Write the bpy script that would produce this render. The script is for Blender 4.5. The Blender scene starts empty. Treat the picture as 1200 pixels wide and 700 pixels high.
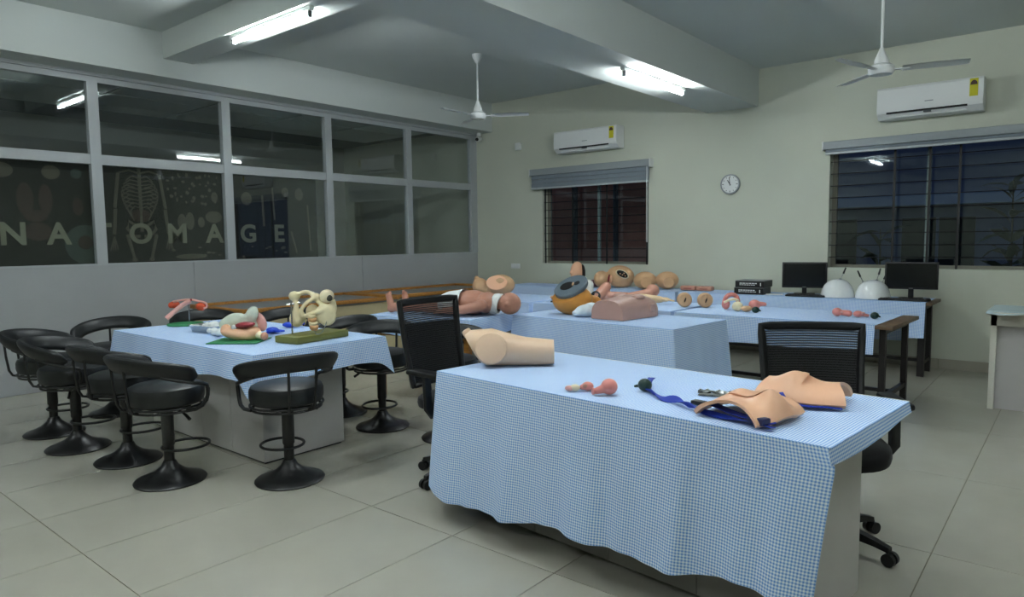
import bpy, bmesh, math, random
from mathutils import Vector, Matrix, Euler
random.seed(7)
PI = math.pi
sc = bpy.context.scene
C = sc.collection

# ------------------------------------------------------------------ camera
CAM_F, YAW, PITCH, ROLL = 809.55, -0.692597, -0.084994, -0.0123456
cam_d = bpy.data.cameras.new('camera')
cam_d.sensor_fit = 'HORIZONTAL'; cam_d.sensor_width = 36.0
cam_d.lens = 36.0 * CAM_F / 1200.0
cam_d.clip_start = 0.05; cam_d.clip_end = 200
cam = bpy.data.objects.new('camera', cam_d); C.objects.link(cam)
fwd = Vector((math.sin(YAW)*math.cos(PITCH), math.cos(YAW)*math.cos(PITCH), math.sin(PITCH)))
rgt = Vector((math.cos(YAW), -math.sin(YAW), 0))
up = rgt.cross(fwd)
r2 = math.cos(ROLL)*rgt + math.sin(ROLL)*up
u2 = -math.sin(ROLL)*rgt + math.cos(ROLL)*up
M3 = Matrix((r2, u2, -fwd)).transposed().to_4x4()
cam.matrix_world = Matrix.Translation((0, 0, 1.415)) @ M3
sc.camera = cam

# ------------------------------------------------------------------ world, exposure
w = bpy.data.worlds.new('dusk'); sc.world = w; w.use_nodes = True
bgn = w.node_tree.nodes['Background']
bgn.inputs[0].default_value = (0.26, 0.35, 0.56, 1); bgn.inputs[1].default_value = 0.038
sc.view_settings.view_transform = 'Standard'; sc.view_settings.look = 'None'
sc.view_settings.gamma = 1.0; sc.view_settings.use_curve_mapping = False
sc.view_settings.exposure = 2.65
TUBE_STRENGTH = 30.0
TUBE_COLOR = (0.90, 0.975, 1.0, 1)

# ------------------------------------------------------------------ materials
def lin(c):
    return tuple((v/12.92 if v <= 0.04045 else ((v+0.055)/1.055)**2.4) for v in [x/255.0 for x in c]) + (1.0,)
MATS = {}
def mat(name, rgb, rough=0.5, metal=0.0, spec=0.5, var=0.0, vscale=6.0, bump=0.0, bscale=60.0, coat=0.0, sheen=0.0, sss=0.0, emit=None, estr=0.0, alpha=1.0):
    if name in MATS: return MATS[name]
    m = bpy.data.materials.new(name); m.use_nodes = True
    nt = m.node_tree; b = nt.nodes['Principled BSDF']
    col = lin(rgb)
    b.inputs['Base Color'].default_value = col
    b.inputs['Roughness'].default_value = rough
    b.inputs['Metallic'].default_value = metal
    b.inputs['Specular IOR Level'].default_value = spec
    b.inputs['Coat Weight'].default_value = coat
    b.inputs['Sheen Weight'].default_value = sheen
    if emit:
        b.inputs['Emission Color'].default_value = emit; b.inputs['Emission Strength'].default_value = estr
    tc = nt.nodes.new('ShaderNodeTexCoord')
    if var > 0:
        n = nt.nodes.new('ShaderNodeTexNoise'); n.inputs['Scale'].default_value = vscale; n.inputs['Detail'].default_value = 5
        nt.links.new(tc.outputs['Object'], n.inputs['Vector'])
        r = nt.nodes.new('ShaderNodeMapRange')
        r.inputs['From Min'].default_value = 0.3; r.inputs['From Max'].default_value = 0.7
        r.inputs['To Min'].default_value = 1-var; r.inputs['To Max'].default_value = 1+var
        nt.links.new(n.outputs['Fac'], r.inputs['Value'])
        mx = nt.nodes.new('ShaderNodeVectorMath'); mx.operation = 'SCALE'
        mx.inputs[0].default_value = col[:3]
        nt.links.new(r.outputs['Result'], mx.inputs['Scale'])
        nt.links.new(mx.outputs['Vector'], b.inputs['Base Color'])
    if bump > 0:
        n2 = nt.nodes.new('ShaderNodeTexNoise'); n2.inputs['Scale'].default_value = bscale; n2.inputs['Detail'].default_value = 4
        nt.links.new(tc.outputs['Object'], n2.inputs['Vector'])
        bp = nt.nodes.new('ShaderNodeBump'); bp.inputs['Strength'].default_value = bump; bp.inputs['Distance'].default_value = 0.01
        nt.links.new(n2.outputs['Fac'], bp.inputs['Height']); nt.links.new(bp.outputs['Normal'], b.inputs['Normal'])
    MATS[name] = m
    return m

def gingham():
    m = bpy.data.materials.new('gingham_cloth'); m.use_nodes = True
    nt = m.node_tree; b = nt.nodes['Principled BSDF']
    b.inputs['Roughness'].default_value = 0.85; b.inputs['Specular IOR Level'].default_value = 0.2
    uv = nt.nodes.new('ShaderNodeUVMap'); uv.uv_map = 'UVMap'
    sp = nt.nodes.new('ShaderNodeSeparateXYZ'); nt.links.new(uv.outputs[0], sp.inputs[0])
    outs = []
    for k in (0, 1):
        a = nt.nodes.new('ShaderNodeMath'); a.operation = 'MULTIPLY'; a.inputs[1].default_value = 1/0.0112
        nt.links.new(sp.outputs[k], a.inputs[0])
        f = nt.nodes.new('ShaderNodeMath'); f.operation = 'FRACT'; nt.links.new(a.outputs[0], f.inputs[0])
        g = nt.nodes.new('ShaderNodeMath'); g.operation = 'GREATER_THAN'; g.inputs[1].default_value = 0.5; nt.links.new(f.outputs[0], g.inputs[0])
        h = nt.nodes.new('ShaderNodeMath'); h.operation = 'MULTIPLY'; h.inputs[1].default_value = 0.5; nt.links.new(g.outputs[0], h.inputs[0])
        outs.append(h)
    ad = nt.nodes.new('ShaderNodeMath'); ad.operation = 'ADD'
    nt.links.new(outs[0].outputs[0], ad.inputs[0]); nt.links.new(outs[1].outputs[0], ad.inputs[1])
    rp = nt.nodes.new('ShaderNodeValToRGB'); rp.color_ramp.interpolation = 'LINEAR'
    rp.color_ramp.elements[0].color = lin((240, 246, 252)); rp.color_ramp.elements[1].color = lin((114, 160, 224))
    e = rp.color_ramp.elements.new(0.5); e.color = lin((182, 210, 246))
    nt.links.new(ad.outputs[0], rp.inputs[0]); nt.links.new(rp.outputs[0], b.inputs['Base Color'])
    MATS['gingham_cloth'] = m
    return m

def glass_mat(name, tint=(1, 1, 1), f0=0.05):
    m = bpy.data.materials.new(name); m.use_nodes = True
    nt = m.node_tree; nt.nodes.remove(nt.nodes['Principled BSDF'])
    o = nt.nodes['Material Output']
    t = nt.nodes.new('ShaderNodeBsdfTransparent'); t.inputs[0].default_value = tint + (1,)
    g = nt.nodes.new('ShaderNodeBsdfGlossy'); g.inputs['Roughness'].default_value = 0.02
    g.inputs[0].default_value = (0.9, 0.95, 0.95, 1)
    # Schlick reflectance of a thin sheet (both faces behave alike)
    ge = nt.nodes.new('ShaderNodeNewGeometry'); dt = nt.nodes.new('ShaderNodeVectorMath'); dt.operation = 'DOT_PRODUCT'
    nt.links.new(ge.outputs['Normal'], dt.inputs[0]); nt.links.new(ge.outputs['Incoming'], dt.inputs[1])
    def mth(op, a, bval):
        q = nt.nodes.new('ShaderNodeMath'); q.operation = op; nt.links.new(a, q.inputs[0])
        if bval is not None: q.inputs[1].default_value = bval
        return q
    ab = mth('ABSOLUTE', dt.outputs['Value'], None); iv = mth('SUBTRACT', ab.outputs[0], 1.0); iv = mth('ABSOLUTE', iv.outputs[0], None)
    pw = mth('POWER', iv.outputs[0], 5.0); f = mth('MULTIPLY_ADD', pw.outputs[0], 1-f0); f.inputs[2].default_value = f0
    mx = nt.nodes.new('ShaderNodeMixShader')
    nt.links.new(f.outputs[0], mx.inputs[0]); nt.links.new(t.outputs[0], mx.inputs[1]); nt.links.new(g.outputs[0], mx.inputs[2])
    nt.links.new(mx.outputs[0], o.inputs[0]); MATS[name] = m
    return m

def wood_mat(name, c1, c2, scale=3.0, rough=0.45):
    m = bpy.data.materials.new(name); m.use_nodes = True
    nt = m.node_tree; b = nt.nodes['Principled BSDF']; b.inputs['Roughness'].default_value = rough
    tc = nt.nodes.new('ShaderNodeTexCoord'); mp = nt.nodes.new('ShaderNodeMapping'); mp.inputs['Scale'].default_value = (scale, scale*8, scale*8)
    nt.links.new(tc.outputs['Object'], mp.inputs[0])
    n = nt.nodes.new('ShaderNodeTexNoise'); n.inputs['Scale'].default_value = 3; n.inputs['Detail'].default_value = 6
    nt.links.new(mp.outputs[0], n.inputs['Vector'])
    rp = nt.nodes.new('ShaderNodeValToRGB'); rp.color_ramp.elements[0].position = 0.3; rp.color_ramp.elements[1].position = 0.7
    rp.color_ramp.elements[0].color = lin(c1); rp.color_ramp.elements[1].color = lin(c2)
    nt.links.new(n.outputs['Fac'], rp.inputs[0]); nt.links.new(rp.outputs[0], b.inputs['Base Color'])
    MATS[name] = m
    return m

def mesh_fabric_mat():
    # woven chair netting: fine horizontal threads with real gaps
    m = bpy.data.materials.new('chair_netting'); m.use_nodes = True
    nt = m.node_tree; b = nt.nodes['Principled BSDF']; o = nt.nodes['Material Output']
    b.inputs['Base Color'].default_value = lin((16, 17, 19)); b.inputs['Roughness'].default_value = 0.6
    tc = nt.nodes.new('ShaderNodeTexCoord'); sp = nt.nodes.new('ShaderNodeSeparateXYZ'); nt.links.new(tc.outputs['Object'], sp.inputs[0])
    a = nt.nodes.new('ShaderNodeMath'); a.operation = 'MULTIPLY'; a.inputs[1].default_value = 1/0.012; nt.links.new(sp.outputs[2], a.inputs[0])
    f = nt.nodes.new('ShaderNodeMath'); f.operation = 'FRACT'; nt.links.new(a.outputs[0], f.inputs[0])
    g = nt.nodes.new('ShaderNodeMath'); g.operation = 'GREATER_THAN'; g.inputs[1].default_value = 0.4; nt.links.new(f.outputs[0], g.inputs[0])
    t = nt.nodes.new('ShaderNodeBsdfTransparent'); mx = nt.nodes.new('ShaderNodeMixShader')
    mu = nt.nodes.new('ShaderNodeMath'); mu.operation = 'MULTIPLY_ADD'; mu.inputs[1].default_value = 0.4; mu.inputs[2].default_value = 0.55
    nt.links.new(g.outputs[0], mu.inputs[0])
    nt.links.new(mu.outputs[0], mx.inputs[0]); nt.links.new(t.outputs[0], mx.inputs[1]); nt.links.new(b.outputs[0], mx.inputs[2])
    nt.links.new(mx.outputs[0], o.inputs[0]); MATS['chair_netting'] = m
    return m

gingham(); mesh_fabric_mat()
glass_mat('pane_glass', (0.95, 0.97, 0.97), 0.062); glass_mat('window_glass', (0.8, 0.86, 0.9))
WALL = mat('cream_wall_paint', (198, 202, 186), 0.75, var=0.03, vscale=1.2, bump=0.03, bscale=120)
CEIL = mat('white_ceiling_paint', (196, 202, 198), 0.85, var=0.02, vscale=1.0)
PANEL = mat('grey_laminate', (160, 163, 164), 0.4, var=0.02, vscale=3)
FRAME = mat('grey_aluminium_frame', (168, 173, 174), 0.4, spec=0.5)
TILE = mat('beige_floor_tile', (170, 167, 155), 0.25, spec=0.45, var=0.05, vscale=2.2)
GROUT = mat('floor_grout', (112, 106, 88), 0.9)
SKIRT = mat('skirting_tile', (156, 152, 138), 0.35, var=0.03)
BLACKP = mat('black_plastic', (17, 18, 20), 0.42)
BLACKM = mat('black_enamel_metal', (12, 13, 14), 0.38, spec=0.6)
LEATHER = mat('black_leatherette', (22, 25, 27), 0.42, bump=0.05, bscale=200)
FABRIC = mat('black_fabric', (18, 19, 21), 0.9, sheen=0.1)
GING = MATS['gingham_cloth']
LAMI = mat('white_grey_laminate', (202, 199, 196), 0.45, var=0.02)
LAMD = mat('dark_grey_laminate', (128, 124, 120), 0.45, var=0.02)
WHITE = mat('white_plastic', (225, 228, 226), 0.35)
WHITEG = mat('glossy_white_plastic', (232, 236, 236), 0.12, coat=0.5)
DKWOOD = wood_mat('brown_table_wood', (86, 68, 52), (120, 96, 74))
YWOOD = wood_mat('honey_wood', (140, 92, 34), (188, 132, 60))
DKMETAL = mat('dark_brown_steel', (28, 25, 24), 0.45)
BEIGEP = mat('beige_panel', (190, 176, 138), 0.5, var=0.04, vscale=4)
GREYTOP = mat('grey_table_top', (120, 126, 128), 0.3)
STEEL = mat('stainless_steel', (190, 192, 192), 0.25, metal=1.0)
SKINP = mat('peach_vinyl', (238, 184, 148), 0.42, var=0.03, vscale=9)
SKINL = mat('pale_peach_vinyl', (226, 192, 162), 0.4, var=0.02, vscale=9)
SKINT = mat('tan_vinyl', (206, 164, 124), 0.45, var=0.06, vscale=9)
SKIND = mat('rosy_vinyl', (196, 140, 118), 0.42, var=0.06, vscale=12)
SKINM = mat('mauve_flesh_vinyl', (190, 152, 140), 0.4, var=0.04, vscale=9)
PINK = mat('pink_vinyl', (226, 142, 132), 0.3, var=0.06, vscale=14)
PINKP = mat('pale_pink_vinyl', (230, 170, 160), 0.35, var=0.08, vscale=20)
REDO = mat('red_orange_organ', (214, 84, 50), 0.35, var=0.15, vscale=20)
MAROON = mat('maroon_organ', (140, 40, 52), 0.35)
CREAM = mat('cream_plastic', (236, 222, 188), 0.4)
BONE = mat('bone_plastic', (226, 212, 172), 0.45, var=0.08, vscale=18)
DISC = mat('tan_disc_plastic', (196, 150, 104), 0.5)
OLIVE = mat('olive_green_base', (116, 118, 58), 0.5, var=0.08)
GREENM = mat('green_mat', (48, 138, 86), 0.55)
DKGREEN = mat('dark_green_rubber', (20, 50, 40), 0.3)
BLUE = mat('royal_blue_webbing', (24, 56, 168), 0.6)
BLUEG = mat('blue_nitrile', (24, 70, 200), 0.45)
COTTON = mat('white_cotton', (232, 236, 236), 0.95, bump=0.5, bscale=80)
GREENW = mat('pale_green_plastic', (206, 216, 200), 0.4, var=0.04)
AMBER = mat('amber_vinyl', (204, 140, 62), 0.4, var=0.06, vscale=6)
GREYD = mat('grey_disc_plastic', (98, 112, 122), 0.45)
HOLE = mat('black_cavity', (8, 8, 9), 0.7)
SCREEN = mat('dark_screen', (12, 15, 16), 0.18)
BLIND = mat('grey_blind_fabric', (120, 130, 138), 0.8, var=0.03)
BLINDR = mat('blind_rail', (170, 178, 180), 0.35)
BRICK = mat('outer_brown_wall', (198, 130, 108), 0.85, var=0.1, vscale=3)
OUTW = mat('outer_bluegrey_wall', (130, 140, 165), 0.8, var=0.05)
OUTLEDGE = mat('outer_lit_ledge', (190, 215, 240), 0.8)  # light falling on the ledge is put into this pale colour
LEAF = mat('dark_leaf', (30, 50, 34), 0.6)
PAPER = mat('white_paper', (236, 238, 240), 0.7)

# ------------------------------------------------------------------ mesh builder
class MB:
    def __init__(self): self.v = []; self.f = []; self.uv = {}
    def add(self, vs, fs):
        o = len(self.v); self.v += [tuple(x) for x in vs]; self.f += [tuple(o+i for i in f) for f in fs]; return o
    def box(self, lo, hi, bev=0.0):
        if bev <= 0:
            x0, y0, z0 = lo; x1, y1, z1 = hi
            self.add([(x0,y0,z0),(x1,y0,z0),(x1,y1,z0),(x0,y1,z0),(x0,y0,z1),(x1,y0,z1),(x1,y1,z1),(x0,y1,z1)],
                     [(0,3,2,1),(4,5,6,7),(0,1,5,4),(1,2,6,5),(2,3,7,6),(3,0,4,7)])
        else:
            bm = bmesh.new(); bmesh.ops.create_cube(bm, size=1.0)
            for v in bm.verts:
                v.co = Vector([lo[i] + (v.co[i]+0.5)*(hi[i]-lo[i]) for i in range(3)])
            bmesh.ops.bevel(bm, geom=bm.edges[:], offset=bev, segments=2, profile=0.5, affect='EDGES')
            self.addbm(bm)
        return self
    def addbm(self, bm, M=None):
        bm.verts.ensure_lookup_table(); bm.verts.index_update()
        vs = [(M @ v.co if M else v.co.copy()) for v in bm.verts]; fs = [[x.index for x in f.verts] for f in bm.faces]
        self.add(vs, fs); bm.free(); return self
    def ring(self, c, ax, r, n, ref=None, r2=None):
        ax = Vector(ax).normalized()
        ref = Vector(ref) if ref else (Vector((0,0,1)) if abs(ax.z) < 0.9 else Vector((1,0,0)))
        a = ax.cross(ref).normalized(); b = ax.cross(a).normalized()
        r2 = r if r2 is None else r2
        return [Vector(c) + a*math.cos(2*PI*i/n)*r + b*math.sin(2*PI*i/n)*r2 for i in range(n)]
    def loft(self, rings, caps=True, closed=False):
        n = len(rings[0]); o = len(self.v)
        for r in rings: self.v += [tuple(x) for x in r]
        m = len(rings)
        for i in range(m if closed else m-1):
            p0 = o + i*n; p1 = o + ((i+1) % m)*n
            for j in range(n):
                self.f.append((p0+j, p0+(j+1) % n, p1+(j+1) % n, p1+j))
        if caps and not closed:
            self.f.append(tuple(o+j for j in reversed(range(n)))); self.f.append(tuple(o+(m-1)*n+j for j in range(n)))
        return self
    def cyl(self, p0, p1, r0, r1=None, n=16, caps=True):
        r1 = r0 if r1 is None else r1; ax = Vector(p1)-Vector(p0)
        return self.loft([self.ring(p0, ax, r0, n), self.ring(p1, ax, r1, n)], caps)
    def tube(self, pts, r, n=8, closed=False, r2=None):
        pts = [Vector(p) for p in pts]; m = len(pts); rings = []
        ref = None
        for i in range(m):
            if closed: t = pts[(i+1) % m]-pts[i-1]
            else: t = pts[min(i+1, m-1)]-pts[max(i-1, 0)]
            t.normalize()
            if ref is None: ref = Vector((0,0,1)) if abs(t.z) < 0.9 else Vector((1,0,0))
            a = t.cross(ref)
            if a.length < 1e-4: a = t.orthogonal()
            a.normalize(); b = a.cross(t).normalized(); ref = b
            rr = r[i] if isinstance(r, (list, tuple)) else r
            rb = rr if r2 is None else r2
            rings.append([pts[i]+a*math.cos(2*PI*k/n)*rr+b*math.sin(2*PI*k/n)*rb for k in range(n)])
        return self.loft(rings, True, closed)
    def lathe(self, prof, c=(0,0,0), n=24, ax=None):
        rings = []
        for r, z in prof:
            rings.append([Vector((math.cos(2*PI*k/n)*max(r,1e-4), math.sin(2*PI*k/n)*max(r,1e-4), z)) for k in range(n)])
        if ax is not None:
            q = Vector((0,0,1)).rotation_difference(Vector(ax)); rings = [[q @ v for v in rg] for rg in rings]
        rings = [[v+Vector(c) for v in rg] for rg in rings]
        return self.loft(rings, True)
    def ell(self, c, r, n=16, rot=None):
        r = (r, r, r) if isinstance(r, (int, float)) else r
        rings = []; m = max(6, n//2+2)
        for i in range(m):
            t = PI*(i/(m-1)); t = min(max(t, 0.02), PI-0.02)
            rings.append([Vector((math.cos(2*PI*k/n)*math.sin(t)*r[0], math.sin(2*PI*k/n)*math.sin(t)*r[1], -math.cos(t)*r[2])) for k in range(n)])
        if rot is not None:
            E_ = Euler(rot).to_matrix(); rings = [[E_ @ v for v in rg] for rg in rings]
        return self.loft([[v+Vector(c) for v in rg] for rg in rings], True)
    def cap(self, p0, p1, r0, r1=None, n=12):
        r1 = r0 if r1 is None else r1
        self.cyl(p0, p1, r0, r1, n); self.ell(p0, r0, n); self.ell(p1, r1, n); return self
    def grid(self, P, uvf=None):
        m = len(P); n = len(P[0]); o = len(self.v)
        for row in P: self.v += [tuple(x) for x in row]
        for i in range(m-1):
            for j in range(n-1):
                self.f.append((o+i*n+j, o+i*n+j+1, o+(i+1)*n+j+1, o+(i+1)*n+j))
        if uvf:
            for i in range(m):
                for j in range(n): self.uv[o+i*n+j] = uvf[i][j]
        return self
    def data(self, name, mt, smooth=True, angle=40):
        me = bpy.data.meshes.new(name); me.from_pydata(self.v, [], self.f); me.validate(); me.update()
        if self.uv:
            l = me.uv_layers.new(name='UVMap')
            for lp in me.loops: l.data[lp.index].uv = self.uv.get(lp.vertex_index, (0, 0))
        if mt: me.materials.append(mt)
        if smooth:
            me.shade_smooth(); me.set_sharp_from_angle(angle=math.radians(angle))
        return me
    def build(self, name, mt, parent=None, loc=None, rz=0.0, smooth=True, angle=40, rot=None):
        o = bpy.data.objects.new(name, self.data(name, mt, smooth, angle)); C.objects.link(o)
        if parent: o.parent = parent
        if loc is not None: o.location = loc
        if rz: o.rotation_euler = (0, 0, rz)
        if rot: o.rotation_euler = rot
        return o

def tag(o, label, cat, group=None, kind=None):
    o['label'] = label; o['category'] = cat
    if group: o['group'] = group
    if kind: o['kind'] = kind
    return o
def thing(name, label, cat, loc=(0,0,0), rz=0.0, group=None):
    o = bpy.data.objects.new(name, None); C.objects.link(o); o.location = loc; o.rotation_euler = (0,0,rz)
    o.empty_display_size = 0.1
    return tag(o, label, cat, group)
def struct(o, label=None, cat=None):
    o['kind'] = 'structure'
    if label: o['label'] = label
    if cat: o['category'] = cat
    return o
def copy_tree(root, loc, rz, label, group=None):
    def cp(o, par):
        c = o.copy(); C.objects.link(c); c.parent = par
        if par is not None: c.matrix_parent_inverse = o.matrix_parent_inverse.copy()
        for ch in o.children: cp(ch, c)
        return c
    r = cp(root, None); r.location = loc; r.rotation_euler = (0,0,rz); r['label'] = label
    if group: r['group'] = group
    return r
def inst(me, name, parent, loc, rot=(0,0,0)):
    o = bpy.data.objects.new(name, me); C.objects.link(o); o.parent = parent; o.location = loc; o.rotation_euler = rot
    return o
def organic(name, mb, mt, parent=None, loc=None, rz=0.0, voxel=0.01, it=8, fac=0.5, rot=None):
    """fuse the overlapping blobs of mb into one continuous smooth skin"""
    o = mb.build(name, mt, None, None, smooth=False)
    m = o.modifiers.new('r', 'REMESH'); m.mode = 'VOXEL'; m.voxel_size = voxel; m.use_smooth_shade = True
    s = o.modifiers.new('s', 'SMOOTH'); s.factor = fac; s.iterations = it
    dg = bpy.context.evaluated_depsgraph_get(); dg.update()
    me = bpy.data.meshes.new_from_object(o.evaluated_get(dg)); me.name = name
    o.modifiers.clear(); old = o.data; o.data = me; bpy.data.meshes.remove(old)
    if not me.materials: me.materials.append(mt)
    me.shade_smooth()
    if parent: o.parent = parent
    if loc is not None: o.location = loc
    if rz: o.rotation_euler = (0,0,rz)
    if rot: o.rotation_euler = rot
    return o
def text_mesh(s, size, extr=0.001):
    cu = bpy.data.curves.new('t', 'FONT'); cu.body = s; cu.size = size; cu.extrude = extr; cu.align_x = 'CENTER'; cu.offset = size*0.03
    cu.resolution_u = 4
    o = bpy.data.objects.new('t', cu); C.objects.link(o)
    dg = bpy.context.evaluated_depsgraph_get(); me = bpy.data.meshes.new_from_object(o.evaluated_get(dg))
    bpy.data.objects.remove(o); bpy.data.curves.remove(cu)
    return me

# ================================================================== STRUCTURE
XW, YB = -7.74, 8.455          # partition plane, back wall plane
XR, YN = 5.6, -3.6             # right wall, wall behind the camera
XBM, ZBM = -7.38, 3.13         # beam over the partition
MBX0, MBX1, MBZ = -3.765, -3.115, 2.98   # main beam
CBY0, CBY1, CBZ = 3.335, 3.64, 3.31      # cross beam
ZCL, ZCR = 3.576, 3.42

# ---- floor with separate tiles
fl = MB().box((XW-3.6, YN, -0.12), (XR, YB, -0.004)).build('floor', GROUT, smooth=False); struct(fl, 'large beige tiled floor with thin dark grout lines', 'floor')
TX, TY = 0.605, 1.188; X0, Y0 = -2.888, 1.091; GAP = 0.0022
tile = MB().box((GAP, GAP, -0.02), (TX-GAP, TY-GAP, 0.0)).data('floor_tile', TILE, False)
i0 = math.ceil((XW-0.35-X0)/TX); i1 = math.floor((XR-X0)/TX)
j0 = math.ceil((YN-Y0)/TY); j1 = math.floor((YB+0.02-Y0)/TY)
for i in range(i0, i1):
    for j in range(j0, j1+1):
        if j == j1:
            if i == i0:
                tile_e = MB().box((GAP, GAP, -0.02), (TX-GAP, YB-(Y0+j1*TY), 0.0)).data('floor_tile', TILE, False)
            inst(tile_e, 'floor_tile', fl, (X0+i*TX, Y0+j*TY, 0))
        else:
            inst(tile, 'floor_tile', fl, (X0+i*TX, Y0+j*TY, 0))

# ---- back wall with two window openings
WT = 0.22
SW = (-6.39, -4.59, 1.05, 2.36); BW = (-2.285, 0.15, 1.05, 2.40)
b = MB()
ZT = 3.7
b.box((XW-3.6, YB, 0), (SW[0], YB+WT, ZT)); b.box((SW[1], YB, 0), (BW[0], YB+WT, ZT)); b.box((BW[1], YB, 0), (XR+0.2, YB+WT, ZT))
for q in (SW, BW):
    b.box((q[0], YB, 0), (q[1], YB+WT, q[2])); b.box((q[0], YB, q[3]), (q[1], YB+WT, ZT))
struct(b.build('wall_back', WALL, smooth=False), 'cream painted back wall with two barred windows', 'wall')
struct(MB().box((XR, YN, 0), (XR+0.2, YB, ZT)).build('wall_right', WALL, smooth=False), 'cream wall on the right side', 'wall')
struct(MB().box((XW-3.6, YN-0.2, 0), (XR+0.2, YN, ZT)).build('wall_front', WALL, smooth=False), 'cream wall behind the viewer', 'wall')
# skirting tiles along the back wall
sk = MB().box((XW+0.02, YB-0.006, 0.0), (XR, YB, 0.1)).build('baseboard_back', GROUT, smooth=False); struct(sk, 'low beige skirting tiles along the back wall', 'baseboard')
me_s = MB().box((0.002, -0.007, 0.001), (0.598, 0.0, 0.105)).data('skirting_tile', SKIRT, False)
for i in range(18): inst(me_s, 'skirting_tile', sk, (-5.0+0.6*i-0.35, YB-0.006, 0))

# ---- ceilings and beams
struct(MB().box((XW-0.1, YN, ZCL), (MBX0, YB, ZCL+0.15)).build('ceiling', CEIL, smooth=False), 'white ceiling of the left bay', 'ceiling')
struct(MB().box((MBX1, YN, ZCR), (XR, YB, ZCR+0.15)).build('ceiling', CEIL, smooth=False), 'white ceiling of the right bay', 'ceiling')
struct(MB().box((MBX0, YN, MBZ), (MBX1, YB, 3.72)).build('ceiling_beam', CEIL, smooth=False), 'deep white ceiling beam running to the back wall', 'beam')
struct(MB().box((XBM, CBY0, CBZ), (MBX0, CBY1, ZCL)).build('ceiling_beam', CEIL, smooth=False), 'shallow white cross beam carrying the left tube light', 'beam')
struct(MB().box((XW-0.1, YN, ZBM), (XBM, YB, ZCL)).build('ceiling_beam', CEIL, smooth=False), 'white beam above the glazed partition', 'beam')

# ---- glazed partition: lower grey panels, frame, panes
wl = MB().box((XW-0.09, YN, 0), (XW-0.012, YB, 1.215)).build('wall_left', PANEL, smooth=False); struct(wl, 'grey laminate panelling below the glazed partition', 'wall')
ys = [-3.6, -1.0, 1.36, 3.714, 6.079, YB]
for a_, b_ in zip(ys[:-1], ys[1:]):
    MB().box((XW-0.012, a_+0.002, 0.0), (XW, b_-0.002, 1.215)).build('panel', PANEL, wl, smooth=False)
gp = bpy.data.objects.new('window_1', None); C.objects.link(gp); gp.location = (XW, 0, 1.215); struct(gp, 'grey aluminium glazed partition with two rows of large panes', 'window')
def gbox(n, lo, hi, m, bev=0.0):
    o = MB().box((lo[0]-XW, lo[1], lo[2]-1.215), (hi[0]-XW, hi[1], hi[2]-1.215), bev).build(n, m, gp, smooth=False); return o
mull = [-1.42, -0.02, 1.38, 2.775, 4.172, 5.58, 6.985]
for y in mull: gbox('mullion', (XW-0.06, y-0.05, 1.222), (XW+0.012, y+0.05, 3.04), FRAME)
gbox('jamb', (XW-0.06, 8.31, 1.222), (XW+0.012, YB-0.002, 3.04), FRAME)
gbox('sill_rail', (XW-0.06, YN, 1.205), (XW+0.004, YB-0.002, 1.222), FRAME)
gbox('head_rail', (XW-0.06, YN, 3.04), (XW+0.012, YB-0.002, 3.095), FRAME)
gbox('head_trim', (XW-0.06, YN, 3.098), (XW+0.03, YB-0.002, ZBM), FRAME)
edges = [YN] + mull + [8.36]
for a_, b_ in zip(edges[:-1], edges[1:]):
    gbox('transom', (XW-0.06, a_+0.052, 2.225), (XW+0.006, b_-0.052, 2.325), FRAME)
    gbox('pane', (XW-0.036, a_+0.045, 1.222), (XW-0.030, b_-0.045, 2.23), MATS['pane_glass'])
    gbox('pane', (XW-0.036, a_+0.045, 2.32), (XW-0.030, b_-0.045, 3.045), MATS['pane_glass'])
# room behind the partition
DARKC = mat('back_room_ceiling', (222, 226, 224), 0.9)
DARKW = mat('back_room_wall', (176, 178, 170), 0.9)
br = MB().box((XW-3.5, YN, 3.22), (XW-0.1, YB, 3.3)).build('ceiling', mat('ceiling_grid_metal', (50, 54, 54), 0.6), smooth=False); struct(br, 'gridded suspended ceiling of the dark room behind the glass', 'ceiling')
me_c = MB().box((0.02, 0.02, -0.012), (1.18, 1.18, 0.0)).data('ceiling_panel', DARKC, False)
for i in range(2):
    for j in range(9): inst(me_c, 'ceiling_panel', br, (XW-0.12-1.2*(i+1), -2.6+1.2*j, 3.222))
struct(MB().box((XW-3.7, YN, 0), (XW-3.5, YB, 3.3)).build('wall_far', DARKW, smooth=False), 'far wall of the dark room behind the glass', 'wall')

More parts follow.
